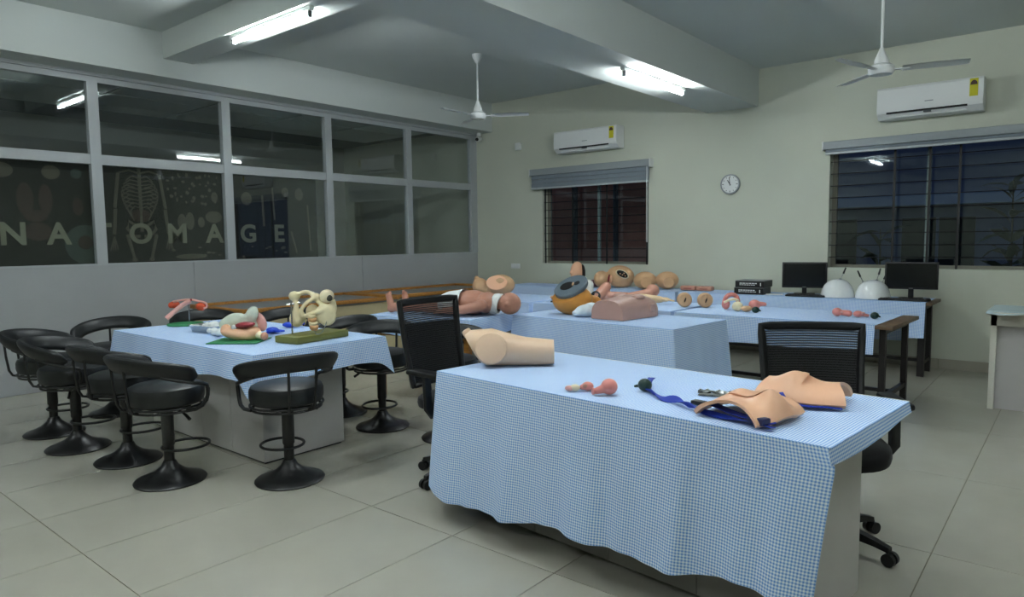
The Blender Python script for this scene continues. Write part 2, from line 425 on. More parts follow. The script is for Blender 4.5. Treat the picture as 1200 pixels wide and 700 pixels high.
# ---- windows in the back wall
def window(name, q, label, mull_x, vbars, rods, rod_dx=0.0):
    x0, x1, z0, z1 = q
    e = bpy.data.objects.new(name, None); C.objects.link(e); e.location = (x0, YB+0.13, z0); struct(e, label, 'window')
    def bb(n, lo, hi, m): return MB().box([lo[k]-e.location[k] for k in range(3)], [hi[k]-e.location[k] for k in range(3)]).build(n, m, e, smooth=False)
    yf = YB+0.13
    WF = mat('window_frame_grey', (120, 118, 106), 0.5)
    bb('frame_side', (x0, yf, z0), (x0+0.05, yf+0.05, z1), WF); bb('frame_side', (x1-0.05, yf, z0), (x1, yf+0.05, z1), WF)
    bb('frame_bottom', (x0+0.05, yf, z0), (x1-0.05, yf+0.05, z0+0.035), WF); bb('frame_top', (x0+0.05, yf, z1-0.05), (x1-0.05, yf+0.05, z1), WF)
    WM = mat('window_mullion_pale', (176, 180, 166), 0.5)
    es = [x0+0.05] + mull_x + [x1-0.05]
    for x in mull_x: bb('window_mullion', (x-0.02, yf+0.052, z0+0.03), (x+0.02, yf+0.085, z1-0.04), WM)
    for a_, c_ in zip(es[:-1], es[1:]): bb('pane', (a_+0.002, yf+0.02, z0+0.037), (c_-0.002, yf+0.026, z1-0.052), MATS['window_glass'])
    GR = mat('grille_black', (14, 15, 16), 0.5)
    yg = YB+0.03
    for x in vbars: bb('grille_bar', (x-0.011, yg, z0-0.012 if True else z0), (x+0.011, yg+0.008, z1), GR)
    for z in rods:
        o = MB().cyl((0, 0, 0), (x1-x0-0.004, 0, 0), 0.0055, n=6).build('grille_rod', GR, e); o.location = (0.002, yg+0.014-e.location[1], z-z0)
    return e
window('window_2', SW, 'small barred window looking onto a brown wall', [-5.5], [-6.36, -5.86, -5.27, -4.63], [1.15+0.117*k for k in range(10)])
window('window_3', BW, 'wide barred window looking onto a blue-grey building', [-1.33], [-1.63, -1.30, -1.03, -0.3, 0.1], [1.17+0.135*k for k in range(9)])
# reveal lips of the small window hinges
for z in (1.17, 1.63):
    pass
def blind(q, z0, z1, zf, label, ridge):
    x0, x1 = q
    t = thing('window_blind', label, 'blind', (x0, YB-0.002, z1))
    def bb(n, lo, hi, m, bev=0.0): return MB().box((lo[0]-x0, lo[1]-YB+0.002, lo[2]-z1), (hi[0]-x0, hi[1]-YB+0.002, hi[2]-z1), bev).build(n, m, t, smooth=False)
    bb('cassette', (x0, YB-0.10, zf), (x1, YB-0.002, z1), mat('blind_cassette', (146, 154, 156), 0.45), 0.006)
    bb('end_cap', (x0-0.012, YB-0.105, zf-0.01), (x0, YB-0.002, z1+0.004), WHITE); bb('end_cap', (x1, YB-0.105, zf-0.01), (x1+0.012, YB-0.002, z1+0.004), WHITE)
    n = max(1, ridge); h = (zf-z0-0.03)/n
    for k in range(n): bb('fabric_fold', (x0+0.02, YB-0.085+0.008*(k % 2), z0+0.03+h*k), (x1-0.02, YB-0.06, z0+0.03+h*(k+1)-0.004), BLIND)
    bb('bottom_rail', (x0+0.02, YB-0.092, z0), (x1-0.02, YB-0.055, z0+0.028), BLINDR, 0.005)
    MB().tube([(x1-x0-0.03, -0.11, zf-z1), (x1-x0-0.03, -0.11, -1.1), (x1-x0-0.02, -0.11, -1.11), (x1-x0-0.015, -0.11, -1.1), (x1-x0-0.015, -0.11, zf-z1)], 0.003, 5).build('pull_cord', WHITE, t) if n > 2 else None
    return t
blind((-6.555, -4.53), 2.165, 2.47, 2.375, 'grey pleated blind half lowered over the small window', 3)
blind((-2.335, 0.3), 2.325, 2.47, 2.385, 'long grey roller blind rolled up above the wide window', 1)

# ---- outside
struct(MB().box((-9.0, 11.2, -1), (-3.6, 11.4, 4.5)).build('wall_outer', BRICK, smooth=False), 'brown wall outside the small window', 'wall')
struct(MB().box((-14, 8.7, -0.6), (10, 22, -0.5)).build('ground_outside', mat('outer_ground', (60, 64, 58), 0.9), smooth=False), 'dark ground outside', 'ground')
ob = thing('building', 'blue-grey building with dark windows seen through the wide window', 'building', (0, 16, 0))
MB().box((-9, 0, -0.5), (8, 0.4, 7)).build('facade', OUTW, ob, smooth=False)
MB().box((-9, -0.28, 2.0), (8, 0, 2.22)).build('ledge', OUTLEDGE, ob, smooth=False)
for x in (-5.0, -2.9, -0.9, 1.4):
    wdw = MB().box((x, -0.03, 0.2), (x+1.25, 0.02, 1.75)).build('window', mat('outer_window', (28, 32, 36), 0.3), ob, smooth=False)
    MB().box((x+0.6, -0.06, 0.2), (x+0.65, -0.03, 1.75)).build('window_bar', OUTW, wdw, smooth=False)
MB().box((0.6, -0.7, -0.5), (1.15, -0.15, 7)).build('column', mat('outer_column', (92, 98, 104), 0.8), ob, smooth=False)
for k, x in enumerate((-7.6, -6.7, -6.0, -5.2, -4.6)):
    tag(MB().cyl((0,0,-1.0), (0,0,4.0), 0.05, n=10).build('drain_pipe', mat('outer_pipe', (90, 92, 92), 0.5), loc=(x, 11.1, 0)),
        ['grey drain pipe on the brown outer wall, leftmost', 'grey drain pipe on the brown outer wall, second from left', 'grey drain pipe on the brown outer wall, middle', 'grey drain pipe on the brown outer wall, fourth from left', 'grey drain pipe on the brown outer wall, rightmost'][k], 'pipe', 'drain pipes')
def plant(loc, h, n, label):
    t = thing('garden_plant', label, 'plant', loc)
    MB().tube([(0,0,-0.02), (0.02,0,h*0.5), (0,0.02,h)], [0.025, 0.018, 0.008], 6).build('stem', mat('plant_stem', (60, 52, 40), 0.8), t)
    lm = MB().grid([[(-0.0,0,0),(0.0,0,0)], [(-0.05,0.12,0.03),(0.05,0.12,0.03)], [(-0.05,0.26,0.02),(0.05,0.26,0.02)], [(0,0.42,-0.06),(0.001,0.42,-0.06)]]).data('leaf', LEAF)
    for k in range(n):
        z = h*(0.3+0.7*random.random())
        inst(lm, 'leaf', t, (0, 0, z), (random.uniform(-0.3, 0.9), random.uniform(-0.5, 0.5), random.uniform(0, 6.28)))
plant((-2.15, 10.4, -0.5), 2.0, 34, 'leafy dark plant outside near the wide window edge')
plant((-0.75, 11.0, -0.5), 2.6, 44, 'tall bushy dark plant outside the middle of the wide window')
plant((-0.1, 10.2, -0.5), 2.4, 40, 'dark leafy plant outside behind the right end of the grille')

# ================================================================== TUBE LIGHTS
TUBE_EM = bpy.data.materials.new('lit_tube'); TUBE_EM.use_nodes = True
_b = TUBE_EM.node_tree.nodes['Principled BSDF']; _b.inputs['Base Color'].default_value = (0.9,0.9,0.9,1)
_b.inputs['Emission Color'].default_value = TUBE_COLOR; _b.inputs['Emission Strength'].default_value = TUBE_STRENGTH
def tube_light(loc, rz, label, L=1.2):
    t = thing('tube_light', label, 'tube light', loc, rz, 'ceiling tube lights')   # loc = soffit point, fixture hangs below
    MB().box((-L/2-0.03, -0.022, -0.035), (L/2+0.03, 0.022, 0.0), 0.004).build('batten', WHITE, t)
    for s in (-1, 1):
        MB().box((s*(L/2-0.005)-0.012, -0.016, -0.082), (s*(L/2-0.005)+0.012, 0.016, -0.035), 0.003).build('lamp_holder', mat('lamp_holder_grey', (120, 124, 128), 0.5), t)
    MB().cyl((-L/2+0.01, 0, -0.062), (L/2-0.01, 0, -0.062), 0.014, n=10).build('tube', TUBE_EM, t)
    return t
tube_light((-5.50, 3.40, CBZ), 0, 'lit white tube light under the cross beam at upper left')
tube_light((-3.33, 6.26, MBZ), PI/2, 'lit white tube light under the deep ceiling beam near the back wall')
tube_light((-3.44, 1.2, MBZ), PI/2, 'lit tube light under the deep ceiling beam nearer the viewer')
tube_light((-5.6, -1.2, ZCL), 0, 'lit tube light on the left ceiling behind the viewer')
tube_light((0.7, 3.6, ZCR), 0, 'lit tube light on the right ceiling outside the view')
tube_light((-1.5, 2.6, ZCR), 0, 'lit tube light on the right ceiling above the foreground table')
tube_light((0.2, -1.6, ZCR), 0, 'lit tube light on the right ceiling behind the viewer')

# ================================================================== CEILING FANS, AC, WALL THINGS
def fan(loc, zc, zh, ang, label):
    t = thing('ceiling_fan', label, 'ceiling fan', (loc[0], loc[1], zh), 0, 'ceiling fans')
    d = zc-zh
    MB().lathe([(0.02, d-0.10), (0.055, d-0.03), (0.06, d)], n=20).build('canopy', WHITE, t)
    MB().cyl((0,0,0.10), (0,0,d-0.08), 0.011, n=10).build('down_rod', WHITE, t)
    MB().lathe([(0.055, 0.035), (0.05, 0.07), (0.025, 0.13), (0.014, 0.16)], n=20).build('lower_canopy', WHITE, t)
    MB().lathe([(0.02, -0.055), (0.08, -0.05), (0.095, -0.03), (0.095, 0.01), (0.07, 0.03), (0.02, 0.035)], n=28).build('motor', WHITEG, t)
    for k in range(3):
        a = ang + k*2*PI/3
        bl = MB()
        P = []; n = 8
        for i in range(n+1):
            r = 0.15+0.45*i/n; wd = 0.055+0.012*math.sin(i/n*PI) if i < n else 0.045
            P.append([(r, -wd, 0.006), (r, 0, 0.010), (r, wd*0.7, -0.012)])
        bl.grid(P); P2 = [[(x, y, z-0.004) for x, y, z in reversed(row)] for row in P]; bl.grid(P2)
        o = bl.build('blade', WHITE, t, (0, 0, -0.008), a)
        MB().box((0.08, -0.02, -0.012), (0.20, 0.02, -0.004)).build('blade_bracket', WHITE, o, smooth=False)
    return t
fan((-5.578, 6.138), ZCL, 2.885, math.radians(-88), 'white three-blade ceiling fan in the left bay')
fan((-1.32, 6.24), ZCR, 2.74, math.radians(15), 'white three-blade ceiling fan in the right bay')

def ac(x0, x1, z0, z1, label):
    W = x1-x0; H = z1-z0; D = 0.21
    t = thing('air_conditioner', label, 'air conditioner', (x0, YB, z0), 0, 'wall air conditioners')
    prof = [(-0.005, 0), (-D*0.62, 0.0), (-D*0.93, H*0.17), (-D, H*0.32), (-D*0.97, H*0.93), (-D*0.9, H), (-0.005, H)]
    b = MB(); b.loft([[Vector((x, y, z)) for y, z in prof] for x in (0, W)]); b.build('body', WHITE, t, angle=25)
    MB().box((0.09, -D*0.93-0.004, H*0.15), (W-0.13, -D*0.55, H*0.21)).build('outlet_slot', HOLE, t, smooth=False)
    o = MB().box((0, -0.006, 0), (W-0.24, 0.0, H*0.13)).build('vane', WHITE, t, (0.10, -D*0.80, H*0.02), rot=(-0.9, 0, 0), smooth=False)
    MB().box((W*0.47, -D-0.002, H*0.43), (W*0.55, -D+0.01, H*0.455)).build('maker_mark', mat('mark_grey', (130, 136, 140), 0.5), t, smooth=False)
    lb = MB().box((W-0.115, -D-0.001, H*0.42), (W-0.045, -D+0.012, H*0.95)).build('energy_label', mat('label_yellow', (206, 200, 30), 0.6), t, smooth=False)
    b = MB(); b.add([(W-0.08+0.03*math.cos(a), -D-0.003, H*0.76+0.045*math.sin(a)) for a in [PI*k/8 for k in range(9)]], [tuple(range(9))]); b.build('star_dial', mat('label_brown', (70, 48, 34), 0.6), lb, smooth=False)
    MB().box((W*0.46, -D*0.90-0.02, H*0.10), (W*0.53, -D*0.80, H*0.16)).build('vane_knob', mat('vane_dark', (60, 66, 70), 0.5), t, smooth=False)
    return t
ac(-6.02, -4.97, 2.655, 2.955, 'white split air conditioner above the small window')
ac(-1.775, -0.835, 2.635, 2.955, 'white split air conditioner above the wide window')

ck = thing('wall_clock', 'round white wall clock between the two windows', 'clock', (-3.445, YB, 2.07))
MB().lathe([(0.118, 0), (0.125, 0.01), (0.122, 0.035), (0.108, 0.038), (0.106, 0.028)], n=36, ax=(0,-1,0)).build('rim', mat('clock_rim', (150, 156, 158), 0.4), ck)
MB().cyl((0,-0.02,0), (0,-0.029,0), 0.107, n=36).build('face', WHITE, ck)
TICK = mat('clock_black', (40, 44, 46), 0.5)
for k in range(12):
    a = k*PI/6; L_ = 0.02 if k % 3 == 0 else 0.01
    MB().box((-0.004, -0.0305, -L_/2), (0.004, -0.029, L_/2)).build('hour_mark', TICK, ck, (0.09*math.sin(a), 0, 0.09*math.cos(a)), rot=(0, a, 0), smooth=False)
MB().box((-0.004, -0.034, -0.02), (0.004, -0.032, 0.085)).build('minute_hand', TICK, ck, rot=(0, math.radians(-6), 0), smooth=False)
MB().box((-0.005, -0.032, -0.015), (0.005, -0.0305, 0.06)).build('hour_hand', TICK, ck, rot=(0, math.radians(-32), 0), smooth=False)

cc = thing('security_camera', 'small white security camera in the upper corner', 'camera', (-7.60, YB-0.08, 3.13))
MB().cyl((0,0,0), (0,0,-0.05), 0.035, n=16).build('mount', WHITE, cc)
MB().cyl((0,0.03,-0.09), (0.05,-0.10,-0.115), 0.036, n=16).build('housing', WHITE, cc)
MB().cyl((0.05,-0.10,-0.115), (0.054,-0.11,-0.117), 0.028, n=16).build('lens', HOLE, cc)
jb = MB().box((-0.05, -0.05, -0.055), (0.05, 0.0, 0.055), 0.006).build('junction_box', WHITE, loc=(-6.83, YB, 2.85)); tag(jb, 'small white junction box high on the back wall', 'junction box')
sw = thing('switch_plate', 'small white switch plate low on the back wall', 'switch', (-6.93, YB, 1.0))
MB().box((-0.09, -0.012, -0.04), (0.09, 0.0, 0.04), 0.003).build('plate', WHITE, sw)
for x in (-0.05, 0.0, 0.05): MB().box((x-0.02, -0.016, -0.025), (x+0.02, -0.012, 0.025), 0.001).build('switch', WHITEG, sw)

# ================================================================== ANATOMY POSTER BEHIND THE GLASS
PX = XW-0.11
po = thing('anatomy_poster', 'dark anatomy poster with a skeleton and large letters behind the partition glass', 'poster', (PX, 0, 1.12))
MB().box((-0.02, 0.9, 0.0), (0.0, 5.44, 1.2)).build('sheet', mat('poster_black', (16, 16, 16), 0.9, var=0.25, vscale=4), po, smooth=False)
PL = mat('print_cream', (122, 122, 104), 0.9); PB = mat('print_bone', (84, 80, 68), 0.9, var=0.15); PR = mat('print_organ', (56, 42, 37), 0.9, var=0.2); PG = mat('print_green', (58, 70, 64), 0.9, var=0.15)
RYZ = Euler((PI/2, 0, PI/2))
for ch, y in zip('ANATOMAGE', (1.63, 2.055, 2.435, 2.83, 3.21, 3.60, 4.03, 4.455, 4.87)):
    me = text_mesh(ch, 0.295, 0.0015); me.materials.append(PL)
    o = bpy.data.objects.new('letter', me); C.objects.link(o); o.parent = po; o.location = (0.004, y, 1.43-1.12); o.rotation_euler = (PI/2, 0, PI/2)
def flat(name, m, fn):
    b = MB(); fn(b); o = b.build(name, m, po)
    for v in o.data.vertices: v.co.x = v.co.x*0.12
    return o
def T(b, pts, r): b.tube([(0.0, y, z-1.12) for y, z in pts], r, 6)
def skel(b):
    yc = 3.225
    T(b, [(yc, 2.28), (yc, 1.55)], 0.018)
    for k in range(9):
        z = 2.12-0.04*k; wd = 0.09+0.10*math.sin((k+1.5)/10*PI)
        for s in (-1, 1):
            T(b, [(yc, z), (yc+s*wd*0.6, z+0.02), (yc+s*wd, z-0.03), (yc+s*wd*0.92, z-0.08), (yc+s*wd*(0.35 if k < 6 else 0.7), z-0.10-0.004*k)], 0.007)
    for s in (-1, 1):
        T(b, [(yc, 2.17), (yc+s*0.10, 2.20), (yc+s*0.2, 2.17)], 0.011)
        T(b, [(yc+s*0.21, 2.17), (yc+s*0.26, 1.80)], 0.017); T(b, [(yc+s*0.265, 1.79), (yc+s*0.285, 1.52)], 0.010); T(b, [(yc+s*0.245, 1.79), (yc+s*0.27, 1.52)], 0.009)
        for q in range(4): T(b, [(yc+s*0.28, 1.50), (yc+s*(0.25+0.025*q), 1.36-0.01*(q % 2))], 0.006)
        T(b, [(yc+s*0.03, 1.60), (yc+s*0.13, 1.66), (yc+s*0.15, 1.58), (yc+s*0.08, 1.50), (yc+s*0.02, 1.50)], 0.02)
        T(b, [(yc+s*0.15, 1.52), (yc+s*0.09, 1.26)], [0.02, 0.014]); b.ell((0, yc+s*0.088, 1.25-1.12), (0.01, 0.03, 0.02))
flat('skeleton_print', PB, skel)
def organs(b):
    for y, z, a, c in ((2.17, 1.86, 0.07, 0.16), (2.34, 1.86, 0.06, 0.15), (2.25, 1.70, 0.10, 0.06), (2.26, 1.55, 0.12, 0.09), (3.22, 1.72, 0.11, 0.07), (2.62, 1.80, 0.05, 0.09)): b.ell((0, y, z-1.12), (0.008, a, c))
flat('organ_print', PR, organs)
def rounds(b):
    b.ell((0, 2.67, 1.42-1.12), (0.006, 0.19, 0.20)); b.ell((0, 2.62, 2.13-1.12), (0.006, 0.05, 0.05))
flat('eye_print', PG, rounds)
def iris(b): b.ell((0.03, 2.67, 1.44-1.12), (0.02, 0.07, 0.07))
flat('iris_print', PR, iris)
def bits(b):
    for y, z, a, c in ((2.0, 2.13, 0.09, 0.07), (2.4, 2.13, 0.08, 0.07), (3.66, 1.66, 0.05, 0.09), (3.75, 1.67, 0.05, 0.10), (4.03, 1.72, 0.10, 0.07), (4.45, 1.95, 0.07, 0.08), (4.98, 2.05, 0.05, 0.06), (5.18, 2.03, 0.06, 0.08), (4.05, 1.95, 0.04, 0.06), (3.88, 1.66, 0.04, 0.06), (3.75, 1.27, 0.18, 0.03)): b.ell((0, y, z-1.12), (0.006, a, c))
    for k in range(40): b.ell((0, random.uniform(3.52, 4.1), random.uniform(1.85, 2.2)-1.12), (0.006, random.uniform(0.008, 0.022), random.uniform(0.01, 0.028)), 8)
    for k in range(20): b.ell((0, random.uniform(3.5, 5.0), random.uniform(1.25, 1.38)-1.12), (0.006, random.uniform(0.01, 0.03), random.uniform(0.008, 0.016)), 8)
    T(b, [(4.66, 2.0), (4.67, 1.62)], 0.014); T(b, [(4.80, 2.1), (4.82, 1.70)], 0.012); T(b, [(5.05, 1.55), (5.12, 1.28)], 0.012); T(b, [(5.3, 1.9), (5.33, 1.3)], 0.012)
flat('small_figures_print', PB, bits)

# ================================================================== CLOTHS AND TABLES
def drape(b, path, drop, fold=0.02, flare=0.03, rows=14, uv0=(0, 0), seed=0, wave=9.0, curl=None):
    """path: list of (x,y,nx,ny,s) along a table edge; hangs rows down from it"""
    rnd = random.Random(seed); ph = [rnd.uniform(0, 6.28) for _ in range(4)]
    z0 = path[0][5] if len(path[0]) > 5 else 0
    P = []; U = []
    for i in range(rows+1):
        t = i/rows; row = []; ur = []
        for (x, y, nx, ny, s) in path:
            d = drop(s) if callable(drop) else drop
            k = (math.sin(s*wave+ph[0])+0.6*math.sin(s*wave*1.9+ph[1])+0.35*math.sin(s*wave*3.3+ph[2]))/1.95
            tt = min(1.0, t*d/0.05)
            out = 0.006+flare*t*d/0.4 + fold*(k*0.5+0.5)*(t**0.8)*min(1, d/0.15)
            tx, ty = -ny, nx
            side = curl(s, t) if curl else 0
            row.append((x+nx*out+tx*side, y+ny*out+ty*side, -t*d))
            ur.append((uv0[0]+s, uv0[1]-t*d))
        P.append(row); U.append(ur)
    b.grid(P, U)
def edge_path(pts, r=0.03, step=0.018, outward=1):
    """polyline of table corners -> dense path with outward normals, corners rounded by a fan"""
    out = []; s = 0.0; n = len(pts)
    for i in range(n-1):
        a = Vector(pts[i]); c = Vector(pts[i+1]); d = (c-a); L = d.length; d.normalize(); nr = Vector((d.y, -d.x))*outward
        k = max(2, int(L/step))
        for j in range(k+1):
            p_ = a+d*L*j/k; out.append((p_.x, p_.y, nr.x, nr.y, s+L*j/k))
        s += L
        if i < n-2:
            d2 = (Vector(pts[i+2])-c).normalized(); n2 = Vector((d2.y, -d2.x))*outward
            a0 = math.atan2(nr.y, nr.x); a1 = math.atan2(n2.y, n2.x); da = (a1-a0+PI) % (2*PI)-PI
            for j in range(1, 8):
                an = a0+da*j/8; s += 0.012; out.append((c.x, c.y, math.cos(an), math.sin(an), s))
            s += 0.012
    return out
def cloth_top(b, W, D, x0=0, y0=0, nx=24, ny=14, dz=0.0, amp=0.0015):
    P = [[(x0+W*i/nx, y0+D*j/ny, dz+amp*math.sin(i*1.7)*math.sin(j*1.3)) for i in range(nx+1)] for j in range(ny+1)]
    U = [[(p[0], p[1]) for p in row] for row in P]
    b.grid(P, U)

# ---- front demonstration table (rotated about 5 degrees)
FT = (-2.545, 2.462); FRZ = math.radians(-5.0); ZT1 = 0.742
ft = thing('demonstration_table', 'large laminate demonstration table in the foreground with panelled front', 'table', (FT[0], FT[1], 0), FRZ)
FW, FD = 1.955, 0.865
MB().box((0, 0, 0.705), (FW, FD, ZT1), 0.003).build('table_top', LAMI, ft)
bx0, bx1 = 0.14, 1.857
MB().box((bx0, 0.13, 0.03), (bx1-0.02, 0.62, 0.705)).build('carcass', LAMD, ft, smooth=False)
for k in range(4):
    wdt = (bx1-bx0)/4
    MB().box((bx0+wdt*k+0.0015, 0.112, 0.02), (bx0+wdt*(k+1)-0.0015, 0.13, 0.70)).build('front_panel', LAMD, ft, smooth=False)
MB().box((bx1-0.02, 0.112, 0.0), (bx1, 0.618, 0.705)).build('end_panel', LAMI, ft, smooth=False)
MB().box((bx0, 0.15, 0.0), (bx1-0.02, 0.60, 0.03)).build('plinth', BLACKP, ft, smooth=False)
fc = MB(); cloth_top(fc, FW+0.012, FD-0.02, -0.006, -0.006, 40, 20)
def fdrop(s):   # path: left side (back->front), then front (left->right)
    base = 0.63-0.12*max(0, min(1, (s-FD)/FW))
    return base+0.012*math.sin(s*7.0)+0.008*math.sin(s*15+1)
def fcurl(s, t):
    e = max(0.0, min(1.0, (s-(FD-0.25+FW-0.45))/0.55))
    return e*e*(0.035*min(1, t*8)-0.055*t**0.8)
pth = edge_path([(0, FD-0.25), (0, 0), (FW, 0)], outward=1)
drape(fc, pth, fdrop, fold=0.05, flare=0.03, rows=26, seed=3, wave=15, curl=fcurl)
drape(fc, edge_path([(0, FD-0.03), (0, FD-0.25)]), lambda s: 0.30+0.3*s/0.2, fold=0.02, flare=0.02, rows=10, seed=3)
drape(fc, edge_path([(FW, -0.03), (FW, FD-0.03)]), lambda s: 0.052+0.010*math.sin(s*5), fold=0.010, flare=0.08, rows=6, seed=5, uv0=(0.3, 0))
tag(fc.build('tablecloth', GING, None, (FT[0], FT[1], ZT1+0.003), FRZ), 'blue and white gingham cloth draped deep over the front of the foreground table', 'tablecloth', 'gingham tablecloths')

# ---- island table with stools
IX0, IX1, IY0, IY1 = -5.84, -3.80, 2.15, 3.16; ZT2 = 0.742
it = thing('island_table', 'white panelled island table surrounded by black stools', 'table', (IX0, IY0, 0))
IW, ID = IX1-IX0, IY1-IY0
MB().box((0, 0, 0.705), (IW, ID, ZT2), 0.003).build('table_top', LAMI, it)
MB().box((0.25, 0.17, 0.02), (IX1-IX0-0.18-0.02, 0.765, 0.705)).build('carcass', LAMI, it, smooth=False)
for k in range(4):
    wdt = (IW-0.18-0.25)/4
    MB().box((0.25+wdt*k+0.0015, 0.153, 0.012), (0.25+wdt*(k+1)-0.0015, 0.17, 0.70)).build('front_panel', LAMI, it, smooth=False)
MB().box((IW-0.2, 0.17, 0.012), (IW-0.18, 0.768, 0.705)).build('end_panel', LAMI, it, smooth=False)
MB().box((0.27, 0.165, 0.0), (IW-0.19, 0.75, 0.02)).build('plinth', BLACKP, it, smooth=False)
ic = MB(); cloth_top(ic, IW+0.012, ID+0.012, -0.006, -0.006, 40, 20)
pth = edge_path([(0, ID), (0, 0), (IW, 0), (IW, ID), (0, ID)])
cs = [0, ID+0.05, ID+IW+0.15, 2*ID+IW+0.24]
def idrop(s):
    v = 0.17+0.012*math.sin(s*6)
    for c_ in cs[1:]: v += 0.09*math.exp(-((s-c_)/0.09)**2)
    return v
drape(ic, pth, idrop, fold=0.035, flare=0.05, rows=12, seed=11, wave=10)
tag(ic.build('tablecloth', GING, None, (IX0, IY0, ZT2+0.003)), 'blue and white gingham cloth with short overhang on the island table', 'tablecloth', 'gingham tablecloths')

# ---- simple tables with square steel legs
def steel_table(x0, y0, W, D, z, label, rz=0.0, topm=DKWOOD, legm=DKMETAL, sx=0.045, ends=True):
    t = thing('steel_leg_table', label, 'table', (x0, y0, 0), rz)
    MB().box((0, 0, z-0.03), (W, D, z), 0.003).build('table_top', topm, t)
    a = 0.06
    for x in (a, W-a-sx):
        for y in (0.07, D-0.07-sx):
            MB().box((x, y, 0), (x+sx, y+sx, z-0.03)).build('leg', legm, t, smooth=False)
        MB().box((x+0.005, 0.07+sx, 0.12), (x+sx-0.005, D-0.07-sx, 0.155)).build('stretcher', legm, t, smooth=False)
        MB().box((x+0.005, 0.07+sx, z-0.075), (x+sx-0.005, D-0.07-sx, z-0.03)).build('apron', legm, t, smooth=False)
    MB().box((a+sx, D-0.07-sx+0.008, z-0.075), (W-a-sx, D-0.07-0.008, z-0.03)).build('apron', legm, t, smooth=False)
    MB().box((a+sx, D/2-0.015, 0.12), (W-a-sx, D/2+0.015, 0.15)).build('stretcher', legm, t, smooth=False)
    return t
def simple_cloth(x0, y0, z, W, D, sides, label, rz=0.0, seed=0, fold=0.03, wave=9, cx0=0.0, cx1=None):
    """sides: dict front/right/back/left -> drop (0 = none); one continuous skirt through consecutive sides"""
    b = MB(); cx1 = W if cx1 is None else cx1
    cloth_top(b, cx1-cx0+0.012, D+0.012, cx0-0.006, -0.006, 30, 14)
    cor = {'left': ((cx0, D), (cx0, 0)), 'front': ((cx0, 0), (cx1, 0)), 'right': ((cx1, 0), (cx1, D)), 'back': ((cx1, D), (cx0, D))}
    order = ['left', 'front', 'right', 'back']; runs = []; cur = []
    for k in order:
        if sides.get(k): cur.append(k)
        elif cur: runs.append(cur); cur = []
    if cur: runs.append(cur)
    for r in runs:
        pts = [cor[r[0]][0]] + [cor[k][1] for k in r]
        d0 = sides[r[0]]
        drape(b, edge_path(pts), (lambda s, d0=d0: d0+0.008*math.sin(s*6)), fold=fold, flare=0.03, rows=12, seed=seed, wave=wave)
    return tag(b.build('tablecloth', GING, None, (x0, y0, z+0.003), rz), label, 'tablecloth', 'gingham tablecloths')

# T2: table with torso and amber model
R2 = math.radians(-4.5); ZM = 0.745
steel_table(-3.90, 4.715, 1.62, 0.80, ZM, 'covered table in the middle carrying the amber model and the torso', R2)
simple_cloth(-3.90, 4.715, ZM, 1.62, 0.80, dict(left=0.58, front=0.58, right=0.58), 'blue and white gingham cloth hanging long over the middle table under the torso', R2, 21, fold=0.035, wave=11)
# T3: table with the child manikin
R3 = math.radians(10.0)
t3 = thing('wooden_desk', 'honey wood desk under the child manikin', 'desk', (-5.02, 4.00, 0), R3)
MB().box((0, 0, 0.715), (1.1, 0.72, ZM), 0.003).build('table_top', YWOOD, t3)
for x in (0.05, 1.0):
    for y in (0.05, 0.62): MB().box((x, y, 0), (x+0.05, y+0.05, 0.715)).build('leg', YWOOD, t3, smooth=False)
MB().box((0.10, 0.06, 0.56), (1.0, 0.085, 0.68)).build('apron', YWOOD, t3, smooth=False)
MB().box((0.065, 0.10, 0.56), (0.085, 0.62, 0.68)).build('apron', YWOOD, t3, smooth=False)
simple_cloth(-5.02, 4.00, ZM, 1.1, 0.72, dict(left=0.16, front=0.16, right=0.16), 'blue and white gingham cloth under the child manikin', R3, 23, fold=0.03, wave=12)
# T4: right hand row, wooden end bare
Z4 = 0.722
steel_table(-2.92, 5.90, 1.82, 0.90, Z4, 'brown topped table with dark steel legs behind the right office chair', math.radians(-2))
simple_cloth(-2.92, 5.90, Z4, 1.82, 0.90, dict(left=0.23, front=0.23, back=0.23), 'blue and white gingham cloth leaving the bare brown end of the table showing', math.radians(-2), 31, fold=0.012, wave=5, cx0=0.0, cx1=1.70)
steel_table(-4.60, 5.92, 1.62, 0.90, Z4, 'covered table behind the torso carrying the two slit blocks', 0)
simple_cloth(-4.60, 5.92, Z4, 1.62, 0.90, dict(left=0.22, front=0.22, right=0.22), 'blue and white gingham cloth under the two slit blocks', 0, 33, fold=0.012, wave=6)
steel_table(-6.28, 5.92, 1.60, 0.90, Z4, 'covered table behind the child manikin', 0)
simple_cloth(-6.28, 5.92, Z4, 1.60, 0.90, dict(left=0.22, front=0.22, right=0.22), 'blue and white gingham cloth on the table behind the child manikin', 0, 34, fold=0.012, wave=6)
# T5: along the back wall
Z5 = 0.75
steel_table(-3.80, 7.76, 2.67, 0.56, Z5, 'dark table along the back wall carrying the two monitors', 0, sx=0.06)
simple_cloth(-3.80, 7.76, Z5, 2.67, 0.56, dict(front=0.35), 'blue and white gingham cloth under the two monitors by the back wall', 0, 41, fold=0.02, wave=7, cx1=2.62)
b = MB(); drape(b, edge_path([(2.70, 0.56), (2.55, 0.56)]), 0.5, 0.01, 0.01, 8)
steel_table(-6.55, 7.76, 2.70, 0.56, Z5, 'dark table along the back wall below the small window', 0, sx=0.06)
simple_cloth(-6.55, 7.76, Z5, 2.70, 0.56, dict(left=0.33, front=0.33, right=0.33), 'blue and white gingham cloth under the tan models below the small window', 0, 43, fold=0.02, wave=7)

